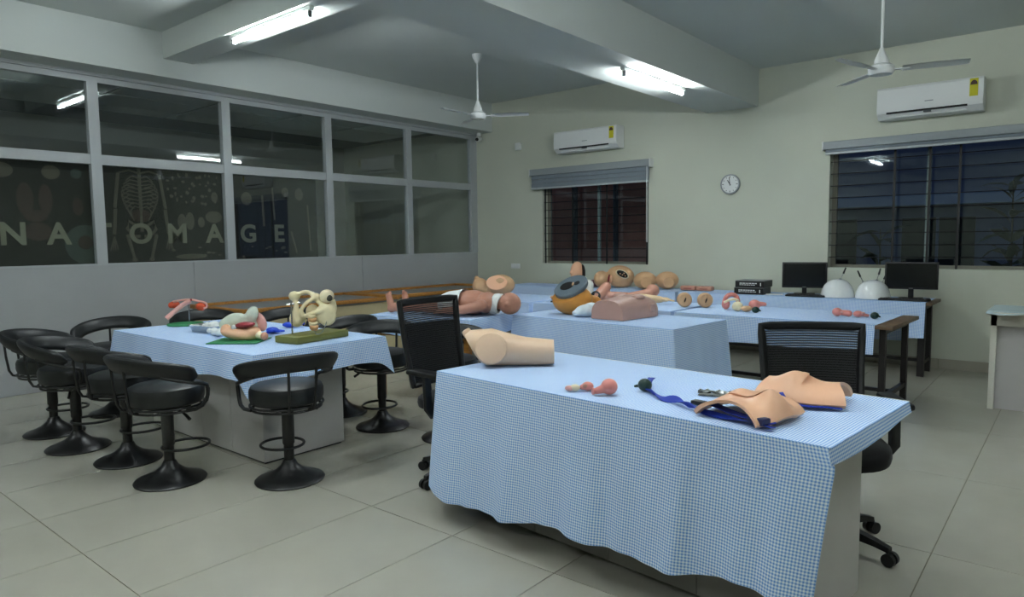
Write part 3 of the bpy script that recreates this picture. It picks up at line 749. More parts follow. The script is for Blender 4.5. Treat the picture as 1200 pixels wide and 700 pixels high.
# ---- wood-edged demonstration tables by the partition
def rim_table(x0, y0, x1, y1, z, label):
    t = thing('wood_rim_table', label, 'table', (x0, y0, 0), 0, 'wood rimmed tables')
    W, D = x1-x0, y1-y0
    MB().box((0.02, 0.02, z-0.06), (W-0.02, D-0.02, z-0.03)).build('table_top', GREYTOP, t, smooth=False)
    r = 0.05
    for n, lo, hi in (('rim', (0,0,z-0.045), (W,r,z)), ('rim', (0,D-r,z-0.045), (W,D,z)), ('rim', (0,r,z-0.045), (r,D-r,z)), ('rim', (W-r,r,z-0.045), (W,D-r,z))):
        MB().box(lo, hi, 0.006).build(n, YWOOD, t)
    MB().box((W-0.06, 0.03, 0.05), (W-0.04, D-0.03, z-0.06)).build('side_panel', BEIGEP, t, smooth=False)
    MB().box((0.04, 0.03, 0.05), (0.06, D-0.03, z-0.06)).build('side_panel', BEIGEP, t, smooth=False)
    MB().box((0.06, 0.03, 0.05), (W-0.06, 0.05, z-0.06)).build('end_panel', BEIGEP, t, smooth=False)
    MB().box((0.06, D-0.05, 0.05), (W-0.06, D-0.03, z-0.06)).build('end_panel', BEIGEP, t, smooth=False)
    MB().box((0.06, 0.06, 0.0), (W-0.06, D-0.06, 0.05)).build('plinth', BLACKP, t, smooth=False)
    return t
rim_table(-7.50, 3.53, -6.40, 5.58, 0.755, 'grey topped table with honey wood rim and beige sides, nearer one by the partition')
rim_table(-7.50, 5.62, -6.50, 7.68, 0.755, 'grey topped table with honey wood rim, farther one near the corner')

# ---- side cabinet at right
cb = thing('side_counter', 'pale counter with white frame and sheeted top at the right edge', 'counter', (-0.56, 6.25, 0))
CM = mat('counter_cream', (206, 204, 192), 0.45)
MB().box((0, 0.45, 0), (0.04, 0.50, 0.78)).build('post', CM, cb, smooth=False)
MB().box((0.0, 0.45, 0.68), (1.2, 0.50, 0.78)).build('top_rail', CM, cb, smooth=False)
MB().box((0.04, 0.50, 0.0), (1.2, 0.52, 0.69)).build('back_panel', mat('counter_grey', (178, 176, 174), 0.5), cb, smooth=False)
MB().box((-0.02, 0.30, 0.78), (1.2, 1.0, 0.80), 0.003).build('counter_top', CM, cb)
MB().box((0.0, 0.52, 0.0), (0.02, 0.98, 0.78)).build('side_panel', CM, cb, smooth=False)
b = MB(); b.grid([[(-0.02+0.9*i/10, 0.26+0.7*j/8, 0.806-0.012*(1 if j == 0 else 0)*(1+math.sin(i*1.3))) for i in range(11)] for j in range(9)])
tag(b.build('plastic_sheet', mat('pale_blue_sheet', (196, 220, 226), 0.2), loc=(-0.56, 6.25, 0)), 'pale blue plastic sheet on the counter at the right edge', 'sheet')

# ================================================================== STOOLS
def make_stool():
    t = thing('bar_stool', '', 'stool', (0,0,0), 0, 'black swivel stools around the island')
    MB().lathe([(0.0, 0.0), (0.198, 0.0), (0.203, 0.008), (0.195, 0.016), (0.14, 0.035), (0.085, 0.062), (0.048, 0.095), (0.034, 0.125), (0.0, 0.126)], n=36).build('base', BLACKM, t)
    MB().lathe([(0.0, 0.12), (0.029, 0.12), (0.029, 0.215), (0.035, 0.225), (0.035, 0.445), (0.0, 0.446)], n=18).build('column', BLACKM, t)
    # foot ring (towards the front, +y)
    pts = [(0.125*math.sin(a), 0.105-0.135*math.cos(a), 0.195) for a in [2*PI*k/28 for k in range(28)]]
    MB().tube(pts, 0.0085, 8, True).build('foot_ring', BLACKM, t)
    MB().lathe([(0.0, 0.475), (0.19, 0.475), (0.205, 0.485), (0.212, 0.51), (0.212, 0.555), (0.203, 0.577), (0.175, 0.590), (0.0, 0.594)], n=36).build('seat', LEATHER, t)
    b = MB()
    for z, r in ((0.468, 0.208), (0.447, 0.198)):
        b.tube([(r*math.cos(2*PI*k/32), r*math.sin(2*PI*k/32), z) for k in range(32)], 0.0075, 8, True)
    b.box((-0.10, -0.10, 0.440), (0.10, 0.10, 0.456), 0.004)
    b.build('seat_ring', BLACKM, t)
    # curved back pad: arc around the back (-y)
    rings = []; n = 30; A = math.radians(104)
    for i in range(n+1):
        a = -A+2*A*i/n; u = abs(a)/A
        sc_ = 1.0 if u < 0.86 else math.sqrt(max(0.03, 1-((u-0.86)/0.14)**2))
        R = 0.262+0.012*(1-u); zc = 0.742-0.09*u*u
        d = Vector((math.sin(a), -math.cos(a), 0)); tilt = math.radians(30)
        e1 = (d*math.sin(tilt)+Vector((0,0,1))*math.cos(tilt)); e2 = d*math.cos(tilt)-Vector((0,0,1))*math.sin(tilt)
        rings.append([d*R+Vector((0,0,zc))+e1*(0.056*math.copysign(abs(math.sin(q))**0.7, math.sin(q)))*sc_+e2*(0.024*math.copysign(abs(math.cos(q))**0.7, math.cos(q)))*sc_ for q in [2*PI*k/14 for k in range(14)]])
    MB().loft(rings).build('backrest', LEATHER, t)
    for s in (-1, 1):
        fr = MB(); P = []
        for a, r, z in ((60, 0.262, 0.672), (80, 0.264, 0.643), (98, 0.266, 0.618), (110, 0.270, 0.606), (117, 0.272, 0.592), (119, 0.272, 0.565), (119, 0.270, 0.53), (117, 0.266, 0.50), (112, 0.256, 0.472), (104, 0.238, 0.456), (94, 0.205, 0.452)):
            q = math.radians(a); P.append((s*math.sin(q)*r, -math.cos(q)*r, z))
        fr.tube(P, 0.0115, 8)
        fr.build('arm_frame', BLACKM, t)
    for s in (-1, 1):
        q = math.radians(17)*s
        MB().tube([(math.sin(q)*r, -math.cos(q)*r, z) for r, z in ((0.275, 0.715), (0.268, 0.60), (0.255, 0.50), (0.235, 0.462), (0.20, 0.455))], 0.0085, 8).build('back_bar', BLACKM, t)
    MB().tube([(0.02, 0, 0.445), (0.13, 0.02, 0.437), (0.17, 0.03, 0.415), (0.20, 0.035, 0.395)], [0.005, 0.005, 0.009, 0.010], 8).build('lever', BLACKP, t)
    return t
stool0 = make_stool()
R_ = math.radians
stools = [(-4.171, 1.795, 2, 'front row black stool nearest the island corner, lever showing at its right'),
          (-4.785, 1.80, 4, 'front row black stool, second from the island corner'),
          (-5.375, 1.70, -38, 'front row black stool, third from the island corner, turned aside'),
          (-5.95, 1.73, -42, 'front row black stool farthest left in the photo'),
          (-3.609, 2.247, 78, 'black stool standing free at the right end of the island'),
          (-6.24, 2.27, -125, 'black stool at the far left end of the island, facing the viewer'),
          (-4.09, 3.36, -140, 'black stool at the far right corner of the island beside the mesh chair'),
          (-4.70, 3.44, 180, 'black stool behind the island beyond the pelvis model'),
          (-5.72, 3.55, -150, 'black stool behind the island beyond the blue gloves'),
          (-6.20, 3.06, -110, 'black stool beyond the red vessel model at the island end'),
          (-3.47, 3.46, -140, 'black stool mostly hidden behind the mesh chair and foreground table')]
for k, (x, y, a, lb) in enumerate(stools):
    if k == 0: stool0.location = (x, y, 0); stool0.rotation_euler = (0,0,R_(a)); stool0['label'] = lb
    else: copy_tree(stool0, (x, y, 0), R_(a), lb)

# ================================================================== OFFICE CHAIRS (face +y locally)
def make_office_chair(dz=0.0):
    t = thing('office_chair', '', 'office chair', (0,0,0), 0, 'black mesh office chairs')
    for k in range(5):
        a = 2*PI*k/5+1.15
        arm = MB(); d = Vector((math.cos(a), math.sin(a), 0)); p_ = Vector((-d.y, d.x, 0))
        rings = []
        for u, wd, zt, zb in ((0.02, 0.03, 0.125, 0.075), (0.12, 0.026, 0.118, 0.078), (0.24, 0.021, 0.095, 0.068), (0.30, 0.017, 0.078, 0.056)):
            c = d*u; rings.append([c-p_*wd+Vector((0,0,zb)), c+p_*wd+Vector((0,0,zb)), c+p_*wd*0.8+Vector((0,0,zt)), c-p_*wd*0.8+Vector((0,0,zt))])
        arm.loft(rings); o = arm.build('base_arm', BLACKP, t, angle=20)
        cs_ = MB(); c = d*0.30
        for s in (-1, 1): cs_.cyl(c+p_*s*0.008+Vector((0,0,0.028)), c+p_*s*0.028+Vector((0,0,0.028)), 0.028, n=16)
        cs_.box((c.x-0.01, c.y-0.01, 0.028), (c.x+0.01, c.y+0.01, 0.062)); cs_.build('caster', BLACKP, o)
    MB().lathe([(0, 0.07), (0.036, 0.07), (0.036, 0.14), (0.028, 0.145), (0.028, 0.30), (0.018, 0.302), (0.018, 0.41), (0, 0.411)], n=18).build('gas_column', BLACKP, t)
    MB().box((-0.10, -0.14, 0.40), (0.10, 0.12, 0.435), 0.01).build('mechanism', BLACKP, t)
    rings = []
    for z, k in ((0.435, 0.88), (0.445, 0.98), (0.47, 1.0), (0.495, 0.985), (0.512, 0.90), (0.516, 0.7)):
        rg = []
        for q in range(36):
            a = 2*PI*q/36; ca, sa = math.cos(a), math.sin(a)
            x = 0.25*k*math.copysign(abs(ca)**0.6, ca); y = 0.245*k*math.copysign(abs(sa)**0.6, sa)+0.01
            drop = -0.03*max(0, y/0.25)**3
            rg.append((x, y, z+drop))
        rings.append([Vector(v) for v in rg])
    MB().loft(rings).build('seat', FABRIC, t)
    # back: frame, netting, lumbar
    zb, zt, hw = 0.56, 1.03+dz, 0.235
    def bp(u, v):   # u -1..1 across, v 0..1 up
        z = zb+(zt-zb)*v; wdt = hw*(0.90+0.10*v); y = -0.245-0.08*v**1.5-0.02*math.sin(v*PI)+0.035*u*u
        return Vector((u*wdt, y, z))
    loop = [bp(-1+2*k/12, 1) for k in range(13)]+[bp(1, 1-k/12) for k in range(1, 13)]+[bp(1-2*k/12, 0) for k in range(1, 13)]+[bp(-1, k/12) for k in range(1, 12)]
    MB().tube(loop, 0.018, 8, True, r2=0.022).build('back_frame', BLACKP, t)
    P = [[bp(-1+2*i/12, j/14) for i in range(13)] for j in range(15)]
    MB().grid(P).build('netting', MATS['chair_netting'], t)
    b = MB(); Pf = [[bp(-0.97+1.94*i/10, 0.02+0.70*j/8)+Vector((0, -0.006, 0)) for i in range(11)] for j in range(9)]
    b.grid(Pf); b.grid([[p_+Vector((0, -0.012, 0)) for p_ in reversed(r)] for r in Pf]); b.build('lumbar_panel', FABRIC, t)
    MB().tube([(0, -0.05, 0.418), (0, -0.22, 0.42), (0, -0.30, 0.46), (0, -0.315, 0.60), (0, -0.33, 0.78)], 0.022, 8, r2=0.014).build('back_support', BLACKP, t)
    for s in (-1, 1):
        o = MB().tube([(s*0.12, 0.0, 0.43), (s*0.27, 0.0, 0.435), (s*0.295, 0.0, 0.47), (s*0.295, -0.01, 0.66)], 0.02, 8, r2=0.028).build('arm_post', BLACKP, t)
        MB().box((s*0.295-0.04, -0.14, 0.655), (s*0.295+0.04, 0.12, 0.685), 0.012).build('arm_pad', BLACKP, o)
    return t
ch = make_office_chair(-0.06); ch.location = (-0.88, 3.29, 0); ch.rotation_euler = (0,0,math.atan2(-0.87, 0.50)-PI/2); ch['label'] = 'black mesh office chair behind the right end of the foreground table'
ch2 = make_office_chair(0.02); ch2.location = (-2.81, 2.93, 0); ch2.rotation_euler = (0, 0, R_(-90)); ch2['label'] = 'black mesh office chair at the left end of the foreground table'

# ================================================================== THINGS ON THE FOREGROUND TABLE
ZF = ZT1+0.006
# injection thigh model
ax0 = Vector((-2.50, 2.74, 0)); ax1 = Vector((-2.05, 3.00, 0))
th = thing('thigh_model', 'pale peach buttock and thigh injection model on the left of the foreground table', 'anatomy model', (-2.43, 2.73, ZF), R_(38)); th.scale = (0.9, 0.9, 0.9)
b = MB()
rings = []
for x, ry, rz_, cz in ((-0.09, 0.085, 0.085, 0.10), (-0.06, 0.11, 0.105, 0.105), (0.02, 0.115, 0.11, 0.11), (0.10, 0.10, 0.098, 0.098), (0.22, 0.085, 0.083, 0.083), (0.34, 0.078, 0.076, 0.078), (0.385, 0.074, 0.072, 0.078)):
    rings.append([Vector((x-(0.05*math.sin(q) if x < 0 else 0), ry*math.cos(q), cz+rz_*math.sin(q))) for q in [2*PI*k/28 for k in range(28)]])
b.loft(rings); b.build('body', SKINL, th, angle=50)
MB().lathe([(0.0, 0.0), (0.088, 0.0), (0.093, 0.006), (0.09, 0.016), (0.08, 0.02), (0.0, 0.022)], n=32).build('injection_pad', SKINL, th, (0.02, -0.098, 0.115), rot=(R_(78), 0, 0))
MB().box((-0.02, -0.03, 0), (0.03, 0.03, 0.05), 0.012).build('hip_tab', SKINL, th, (-0.12, 0.02, 0.165), rot=(0, -0.5, 0))

# small uterus models
u1 = thing('uterus_model', 'small pink and white organ model left of the bulb shaped one', 'anatomy model', (-1.70, 2.475, ZF), R_(20)); u1.scale = (0.85,)*3
b = MB(); b.ell((0.06, 0.03, 0.024), (0.032, 0.028, 0.024)); b.cap((0.03, 0.02, 0.018), (0.06, 0.03, 0.022), 0.014, 0.018); organic('uterus', b, PINK, u1, voxel=0.005, it=4)
MB().ell((0.0, 0.0, 0.018), (0.028, 0.018, 0.018), rot=(0,0,0.4)).build('white_half', CREAM, u1)
MB().ell((-0.028, -0.008, 0.015), (0.024, 0.018, 0.015)).build('pink_tip', PINKP, u1)
MB().ell((0.052, 0.008, 0.028), (0.014, 0.008, 0.012)).build('opening', SKIND, u1)
u2 = thing('uterus_model', 'bulb shaped glossy pink uterus model on the foreground table', 'anatomy model', (-1.555, 2.50, ZF), R_(25)); u2.scale = (0.82,)*3
b = MB(); b.ell((0.015, 0.0, 0.043), (0.045, 0.042, 0.043)); b.cap((-0.005, -0.01, 0.035), (-0.05, -0.025, 0.022), 0.026, 0.018); organic('body', b, PINK, u2, voxel=0.005, it=6)
MB().lathe([(0.0, 0.0), (0.019, 0.0), (0.019, 0.008), (0.0, 0.010)], n=16).build('cervix_rim', PINK, u2, (-0.062, -0.03, 0.022), rot=(0, R_(-90), R_(28)))
# green bulb
gb = thing('rubber_bulb', 'dark green rubber ball on the blue strap', 'rubber bulb', (-1.455, 2.655, ZF))
MB().ell((0, 0, 0.028), (0.031, 0.029, 0.028)).build('bulb', DKGREEN, gb); MB().cyl((-0.028, -0.008, 0.022), (-0.045, -0.012, 0.018), 0.007, 0.005, 8).build('nozzle', DKGREEN, gb)
# blue strap with twists
def ribbon(pts, wd, name, m, par=None, thick=0.0018, twist=None):
    pts = [Vector(p_) for p_ in pts]; n = len(pts); A = []; B = []
    for i in range(n):
        t = (pts[min(i+1, n-1)]-pts[max(i-1, 0)]).normalized(); sd = Vector((-t.y, t.x, 0)).normalized()
        tw = twist[i] if twist else 0.0
        q = Matrix.Rotation(tw, 3, t); sd = q @ sd
        nr = t.cross(sd).normalized()
        A.append([pts[i]-sd*wd/2+nr*thick, pts[i]+sd*wd/2+nr*thick, pts[i]+sd*wd/2-nr*thick, pts[i]-sd*wd/2-nr*thick])
    return MB().loft(A).build(name, m, par)
def smooth_pts(P, k=6):
    out = []
    for i in range(len(P)-1):
        p0 = Vector(P[max(i-1, 0)]); p1 = Vector(P[i]); p2 = Vector(P[i+1]); p3 = Vector(P[min(i+2, len(P)-1)])
        for j in range(k):
            t = j/k; out.append(0.5*((2*p1)+(-p0+p2)*t+(2*p0-5*p1+4*p2-p3)*t*t+(-p0+3*p1-3*p2+p3)*t**3))
    out.append(Vector(P[-1])); return out
strap = thing('blue_strap', 'twisted royal blue strap running from the green ball to the chest models', 'strap', (0, 0, ZF))
P = smooth_pts([(-1.50, 2.80, 0.03), (-1.478, 2.73, 0.022), (-1.44, 2.655, 0.008), (-1.38, 2.60, 0.012), (-1.31, 2.55, 0.008), (-1.25, 2.53, 0.016), (-1.20, 2.50, 0.012), (-1.14, 2.47, 0.016), (-1.08, 2.44, 0.008), (-1.0, 2.415, 0.008), (-0.90, 2.39, 0.012), (-0.80, 2.36, 0.012)])
n = len(P); ribbon(P, 0.032, 'webbing', BLUE, strap, twist=[0.9*math.sin(i*0.28)*(1 if 10 < i < 45 else 0.4) for i in range(n)])
P = smooth_pts([(-1.08, 2.50, 0.03), (-0.98, 2.45, 0.02), (-0.88, 2.41, 0.02), (-0.81, 2.385, 0.018)]); ribbon(P, 0.04, 'webbing', BLUE, strap)
MB().box((-0.035, -0.022, 0.0), (0.035, 0.022, 0.026), 0.005).build('buckle', mat('navy_buckle', (18, 28, 80), 0.4), strap, (-0.855, 2.375, 0.012), R_(-20))
MB().box((-0.03, -0.018, 0.0), (0.03, 0.018, 0.016), 0.005).build('buckle', BLACKP, strap, (-1.16, 2.56, 0.002), R_(-10))
# chest plates (wearable breast models)
def chest_plate(name, loc, rz, L, W, H, label, bumps, cut):
    t = thing(name, label, 'anatomy model', loc, rz)
    nx, ny = 44, 32; P = []
    def hgt(u, v):
        base = H*math.sqrt(max(0.0, 1-(0.97*v)**2))*(0.90+0.10*u*u)
        z = base
        for (bu, bv, br, bh) in bumps:
            r2_ = ((u-bu)*L/2)**2+((v-bv)*W/2)**2; z += bh*math.exp(-r2_/(br*br))
        return z
    for i in range(nx+1):
        u = -1+2*i/nx; row = []
        for j in range(ny+1):
            v = -1+2*j/ny
            ww = W/2*(1-cut*(1-abs(u))**2*0.0+0.10*math.cos(u*3.0))
            row.append(Vector((u*L/2+0.02*math.cos(v*2.5)*(1 if u > 0 else -1)*(-1), v*ww, hgt(u, v))))
        P.append(row)
    b = MB(); b.grid(P)
    Pi = [[Vector((p_.x*0.97, p_.y*0.94, max(0.0, p_.z-0.012))) for p_ in reversed(r)] for r in P]
    b.grid(Pi)
    # rim strip
    for A_, B_ in ((P[0], Pi[0][::-1]), (P[-1], Pi[-1][::-1]), ([r[0] for r in P], [r[-1] for r in Pi]), ([r[-1] for r in P], [r[0] for r in Pi])):
        b.grid([A_, B_])
    b.build('shell', SKINP, t, angle=60)
    return t
chest_plate('chest_model', (-0.94, 2.51, ZF), R_(76), 0.27, 0.30, 0.075, 'peach breast examination plate with blue strap in its open end, nearer of the two', [(0.35, 0.45, 0.055, 0.026), (0.0, -0.58, 0.055, 0.060)], 0.1)
chest_plate('chest_model', (-0.86, 2.89, ZF), R_(8), 0.31, 0.27, 0.085, 'peach breast examination plate farther back on the foreground table', [(-0.30, -0.25, 0.065, 0.045), (-0.1, 0.5, 0.06, 0.03)], 0.1)
P = smooth_pts([(-0.90, 2.76, 0.05), (-0.86, 2.74, 0.02), (-0.80, 2.75, 0.012), (-0.74, 2.78, 0.012), (-0.69, 2.80, 0.008)]); tag(ribbon([p_+Vector((0,0,ZF)) for p_ in P], 0.034, 'blue_strap', BLUE), 'short blue strap under the farther chest plate', 'strap')
# silver foil pack and chain behind the plates
b = MB(); b.grid([[(0.13*i/8, 0.06*j/5, 0.006+0.014*random.random()) for i in range(9)] for j in range(6)]); b.grid([[(0.13*i/8, 0.06*(5-j)/5, 0.0) for i in range(9)] for j in range(6)])
tag(b.build('foil_pack', STEEL, loc=(-1.24, 2.72, ZF), rz=R_(15)), 'crumpled silver foil pack behind the nearer chest plate', 'foil pack')
chn = thing('bead_chain', 'thin metal bead chain lying between the two chest plates', 'chain', (0, 0, ZF))
P = smooth_pts([(-1.12, 2.80, 0.004), (-1.07, 2.82, 0.004), (-1.03, 2.85, 0.004), (-1.0, 2.89, 0.004), (-0.97, 2.93, 0.006)], 5)
bead = MB().ell((0,0,0), 0.0055, 8).data('bead', STEEL)
for p_ in P: inst(bead, 'bead', chn, p_)

# ================================================================== THINGS ON THE ISLAND
ZI = ZT2+0.006
gm = MB().box((-0.17, -0.14, 0), (0.17, 0.14, 0.006), 0.002).build('green_mat', GREENM, loc=(-4.42, 2.41, ZI), rz=R_(38)); tag(gm, 'flat green mat under the pelvis section model on the island', 'mat')
ps = thing('pelvis_section_model', 'cut open pelvis model with pale green shell on the green mat', 'anatomy model', (-4.43, 2.44, ZI+0.0065), R_(30))
b = MB(); b.ell((0.0, -0.03, 0.042), (0.135, 0.055, 0.042), rot=(0, 0.12, 0.2)); b.ell((-0.11, -0.02, 0.065), (0.04, 0.04, 0.045)); b.ell((0.08, -0.01, 0.05), (0.06, 0.05, 0.045)); organic('flesh', b, SKINP, ps, voxel=0.008, it=8)
b = MB(); b.ell((-0.07, 0.02, 0.125), (0.10, 0.035, 0.055), rot=(0, -0.25, 0)); b.ell((-0.13, 0.01, 0.10), (0.05, 0.035, 0.045)); b.ell((0.055, 0.03, 0.165), (0.07, 0.028, 0.045), rot=(0, -1.1, 0)); b.ell((0.0, 0.03, 0.12), (0.06, 0.03, 0.04)); b.ell((-0.01, 0.05, 0.09), (0.10, 0.06, 0.06)); organic('bone_shell', b, GREENW, ps, voxel=0.008, it=6)
b = MB(); b.ell((0.085, 0.075, 0.115), (0.05, 0.025, 0.075), rot=(0, -0.5, 0)); organic('outer_skin', b, PINKP, ps, voxel=0.008, it=3)
MB().ell((0.04, -0.035, 0.105), (0.075, 0.04, 0.022), rot=(0, -0.1, 0)).build('cavity', MAROON, ps)
MB().ell((-0.03, -0.055, 0.09), (0.02, 0.015, 0.018)).build('bladder', WHITE, ps)
b = MB(); b.cap((0.13, -0.02, 0.035), (0.16, -0.03, 0.028), 0.026, 0.022); b.build('root', CREAM, ps); MB().ell((0.18, -0.035, 0.03), (0.026, 0.026, 0.028)).build('tip', SKIND, ps)
# metal tray with cotton
tr = thing('kidney_tray', 'small stainless steel tray holding white cotton on the island', 'tray', (-5.10, 2.56, ZI), R_(8))
b = MB()
def rrect(wx, wy, z, r=0.02, n=5):
    out = []
    for cx, cy, a0 in ((wx-r, wy-r, 0), (-wx+r, wy-r, 90), (-wx+r, -wy+r, 180), (wx-r, -wy+r, 270)):
        for k in range(n+1): a = R_(a0+90*k/n); out.append(Vector((cx+r*math.cos(a), cy+r*math.sin(a), z)))
    return out
b.loft([rrect(0.13, 0.085, 0.0), rrect(0.145, 0.10, 0.05), rrect(0.155, 0.11, 0.052), rrect(0.142, 0.097, 0.050), rrect(0.125, 0.08, 0.004)]); b.build('tray_body', STEEL, tr)
def fluff(name, loc, size, label, n=9, seed=1):
    rd = random.Random(seed); b = MB()
    for k in range(n): b.ell((rd.uniform(-1, 1)*size[0], rd.uniform(-1, 1)*size[1], size[2]*rd.uniform(0.35, 0.9)), (rd.uniform(0.02, 0.04), rd.uniform(0.02, 0.035), size[2]*rd.uniform(0.35, 0.6)), 10, rot=(0, 0, rd.uniform(0, 3)))
    o = organic(name, b, COTTON, None, loc, voxel=0.008, it=2)
    zmin = min(v.co.z for v in o.data.vertices)
    for v in o.data.vertices: v.co.z -= zmin
    return tag(o, label, 'cotton')
fluff('cotton_wad', (-5.10, 2.56, ZI+0.005), (0.08, 0.045, 0.06), 'white cotton wads inside the steel tray', seed=4)
fluff('cotton_wad', (-4.82, 2.47, ZI), (0.08, 0.035, 0.045), 'loose white cotton pile beside the steel tray', seed=9)
def glove(loc, rz, label, seed):
    rd = random.Random(seed); b = MB(); b.ell((0,0,0.022), (0.06, 0.045, 0.022))
    for k in range(5): a = rd.uniform(-1.2, 1.2); b.cap((0.03, 0, 0.02), (0.05+0.06*math.cos(a), 0.07*math.sin(a), 0.012+0.02*rd.random()), 0.016, 0.009, 8)
    o = organic('glove', b, BLUEG, None, loc, rz, voxel=0.006, it=2)
    zmin = min(v.co.z for v in o.data.vertices)
    for v in o.data.vertices: v.co.z -= zmin
    return tag(o, label, 'glove', 'blue gloves')
glove((-4.93, 2.80, ZI), 2.0, 'crumpled blue glove left of the pelvis section model', 2)
glove((-4.80, 3.04, ZI), 0.6, 'crumpled blue glove lying behind the pelvis section model', 5)
glove((-4.62, 2.78, ZI), -0.3, 'crumpled blue glove right of the pelvis section model', 8)
# vessel model on stand
vm = thing('vessel_model', 'red and pink kidney vessel model on a thin rod with green base', 'anatomy model', (-5.70, 2.64, ZI), R_(40)); vm.scale = (0.88,)*3
MB().lathe([(0, 0), (0.155, 0), (0.158, 0.006), (0.155, 0.014), (0, 0.015)], n=32).build('base', GREENM, vm)
MB().cyl((0.03, 0.02, 0.014), (0.03, 0.02, 0.19), 0.004, n=8).build('rod', STEEL, vm)
MB().tube(smooth_pts([(0.06, 0.0, 0.225), (0.0, -0.03, 0.19), (-0.08, -0.06, 0.12), (-0.13, -0.09, 0.07)]), 0.022, 12).build('aorta', PINKP, vm)
MB().tube(smooth_pts([(0.06, 0.03, 0.235), (0.0, 0.0, 0.20), (-0.06, -0.03, 0.15)]), 0.012, 10).build('vein', MAROON, vm)
b = MB(); b.ell((-0.12, 0.06, 0.185), (0.05, 0.03, 0.035), rot=(0,0,0.5)); b.ell((-0.15, 0.05, 0.18), (0.025, 0.025, 0.03)); organic('left_organ', b, REDO, vm, voxel=0.006, it=4)
b = MB(); b.ell((0.14, 0.03, 0.165), (0.055, 0.035, 0.04), rot=(0,0,-0.3)); organic('right_organ', b, REDO, vm, voxel=0.006, it=4)
MB().tube(smooth_pts([(-0.12, 0.04, 0.215), (-0.04, 0.03, 0.228), (0.05, 0.03, 0.232), (0.13, 0.03, 0.215), (0.19, 0.02, 0.20), (0.20, 0.02, 0.165), (0.18, 0.0, 0.15)]), 0.010, 10).build('tubes', PINKP, vm)
# pelvis skeleton model on wooden base
pv = thing('pelvis_bone_model', 'cream bone pelvis model on an olive green block with metal post', 'anatomy model', (-4.08, 2.76, ZI), R_(42))
MB().box((-0.23, -0.11, 0), (0.23, 0.11, 0.045), 0.004).build('base', OLIVE, pv, (0, 0, 0), R_(56))
MB().cyl((-0.125, -0.05, 0.045), (-0.125, -0.05, 0.255), 0.0055, n=8).build('post', STEEL, pv)
MB().cyl((-0.155, -0.055, 0.245), (-0.08, -0.01, 0.255), 0.0055, n=8).build('clamp', STEEL, pv)
b = MB()
def arc(pts, r): b.tube(smooth_pts(pts, 4), r, 8)
b.ell((-0.115, 0.0, 0.30), (0.04, 0.035, 0.035)); b.ell((-0.095, -0.02, 0.15), (0.055, 0.022, 0.065), rot=(0, 0.3, 0)); b.ell((0.10, -0.02, 0.17), (0.07, 0.024, 0.08), rot=(0, -0.3, 0)); b.ell((0.0, 0.02, 0.19), (0.05, 0.02, 0.05)); b.ell((0.03, 0.0, 0.29), (0.035, 0.025, 0.03))
arc([(-0.12, 0, 0.30), (-0.05, 0.03, 0.325), (0.0, 0.03, 0.31), (0.03, 0.0, 0.29)], 0.016)
arc([(-0.12, 0, 0.29), (-0.10, -0.02, 0.23), (-0.11, -0.03, 0.17), (-0.09, -0.03, 0.11)], 0.02)
arc([(0.03, -0.01, 0.29), (-0.03, -0.04, 0.25), (-0.06, -0.05, 0.20), (-0.05, -0.05, 0.16)], 0.015)
arc([(0.0, 0.03, 0.31), (0.05, 0.0, 0.26), (0.09, -0.01, 0.22), (0.10, -0.02, 0.17)], 0.02)
arc([(-0.09, -0.03, 0.13), (-0.02, -0.04, 0.17), (0.04, -0.04, 0.19), (0.09, -0.03, 0.20)], 0.017)
arc([(0.14, 0.0, 0.27), (0.15, 0, 0.21), (0.13, -0.02, 0.15)], 0.022)
organic('hip_bones', b, BONE, pv, voxel=0.007, it=3)
for k in range(4):
    MB().lathe([(0, 0), (0.028, 0), (0.030, 0.012), (0.027, 0.024), (0, 0.025)], n=16).build('vertebra', DISC if k % 2 else BONE, pv, (0.005+0.008*k, -0.045-0.012*k, 0.155-0.024*k), rot=(R_(25), R_(15), 0))
MB().ell((0.105, 0.0, 0.295), (0.05, 0.048, 0.048), 20).build('femur_head', CREAM, pv)
MB().ell((0.130, -0.036, 0.285), (0.022, 0.014, 0.022), 12).build('femur_cut', mat('cut_dark', (60, 60, 50), 0.7), pv)
MB().tube(smooth_pts([(0.03, -0.10, 0.09), (0.05, -0.11, 0.05), (0.08, -0.09, 0.055), (0.10, -0.05, 0.10), (0.11, -0.02, 0.16)]), 0.003, 6).build('wire', STEEL, pv)

# ================================================================== CHILD MANIKIN ON THE DESK
ZD = ZM+0.006
DR = R_(19); dm = thing('child_manikin', 'rosy child nursing manikin lying on its back, feet towards the left', 'manikin', (-4.95, 4.27, ZD), DR)
b = MB()
# x: feet -> head ; y: towards the back ; z up
for s, kx in ((-1, 0.0), (1, 0.05)):
    y = s*0.095
    b.cap((kx+0.00, y, 0.045), (kx+0.02, y, 0.055), 0.040, 0.036)           # heel
    b.cap((kx+0.005, y, 0.06), (kx-0.020, y+s*0.01, 0.165), 0.036, 0.029)      # foot pointing up
    b.ell((kx-0.018, y-s*0.014, 0.185), (0.019, 0.017, 0.022), 10)           # big toe
    for q in range(3): b.ell((kx-0.018, y+s*(0.008+0.013*q), 0.183-0.007*q), (0.014, 0.010, 0.016), 8)
    b.cap((kx+0.02, y, 0.055), (0.30, y, 0.075), 0.040, 0.055)               # calf
    b.cap((0.30, y, 0.075), (0.56, y*0.8, 0.09), 0.056, 0.085)               # thigh
b.ell((0.62, 0, 0.10), (0.12, 0.155, 0.095)); b.ell((0.78, 0, 0.112), (0.17, 0.15, 0.108)); b.ell((0.92, 0, 0.11), (0.10, 0.165, 0.095))
b.cap((0.96, 0, 0.10), (1.06, 0, 0.10), 0.052, 0.050)                         # neck
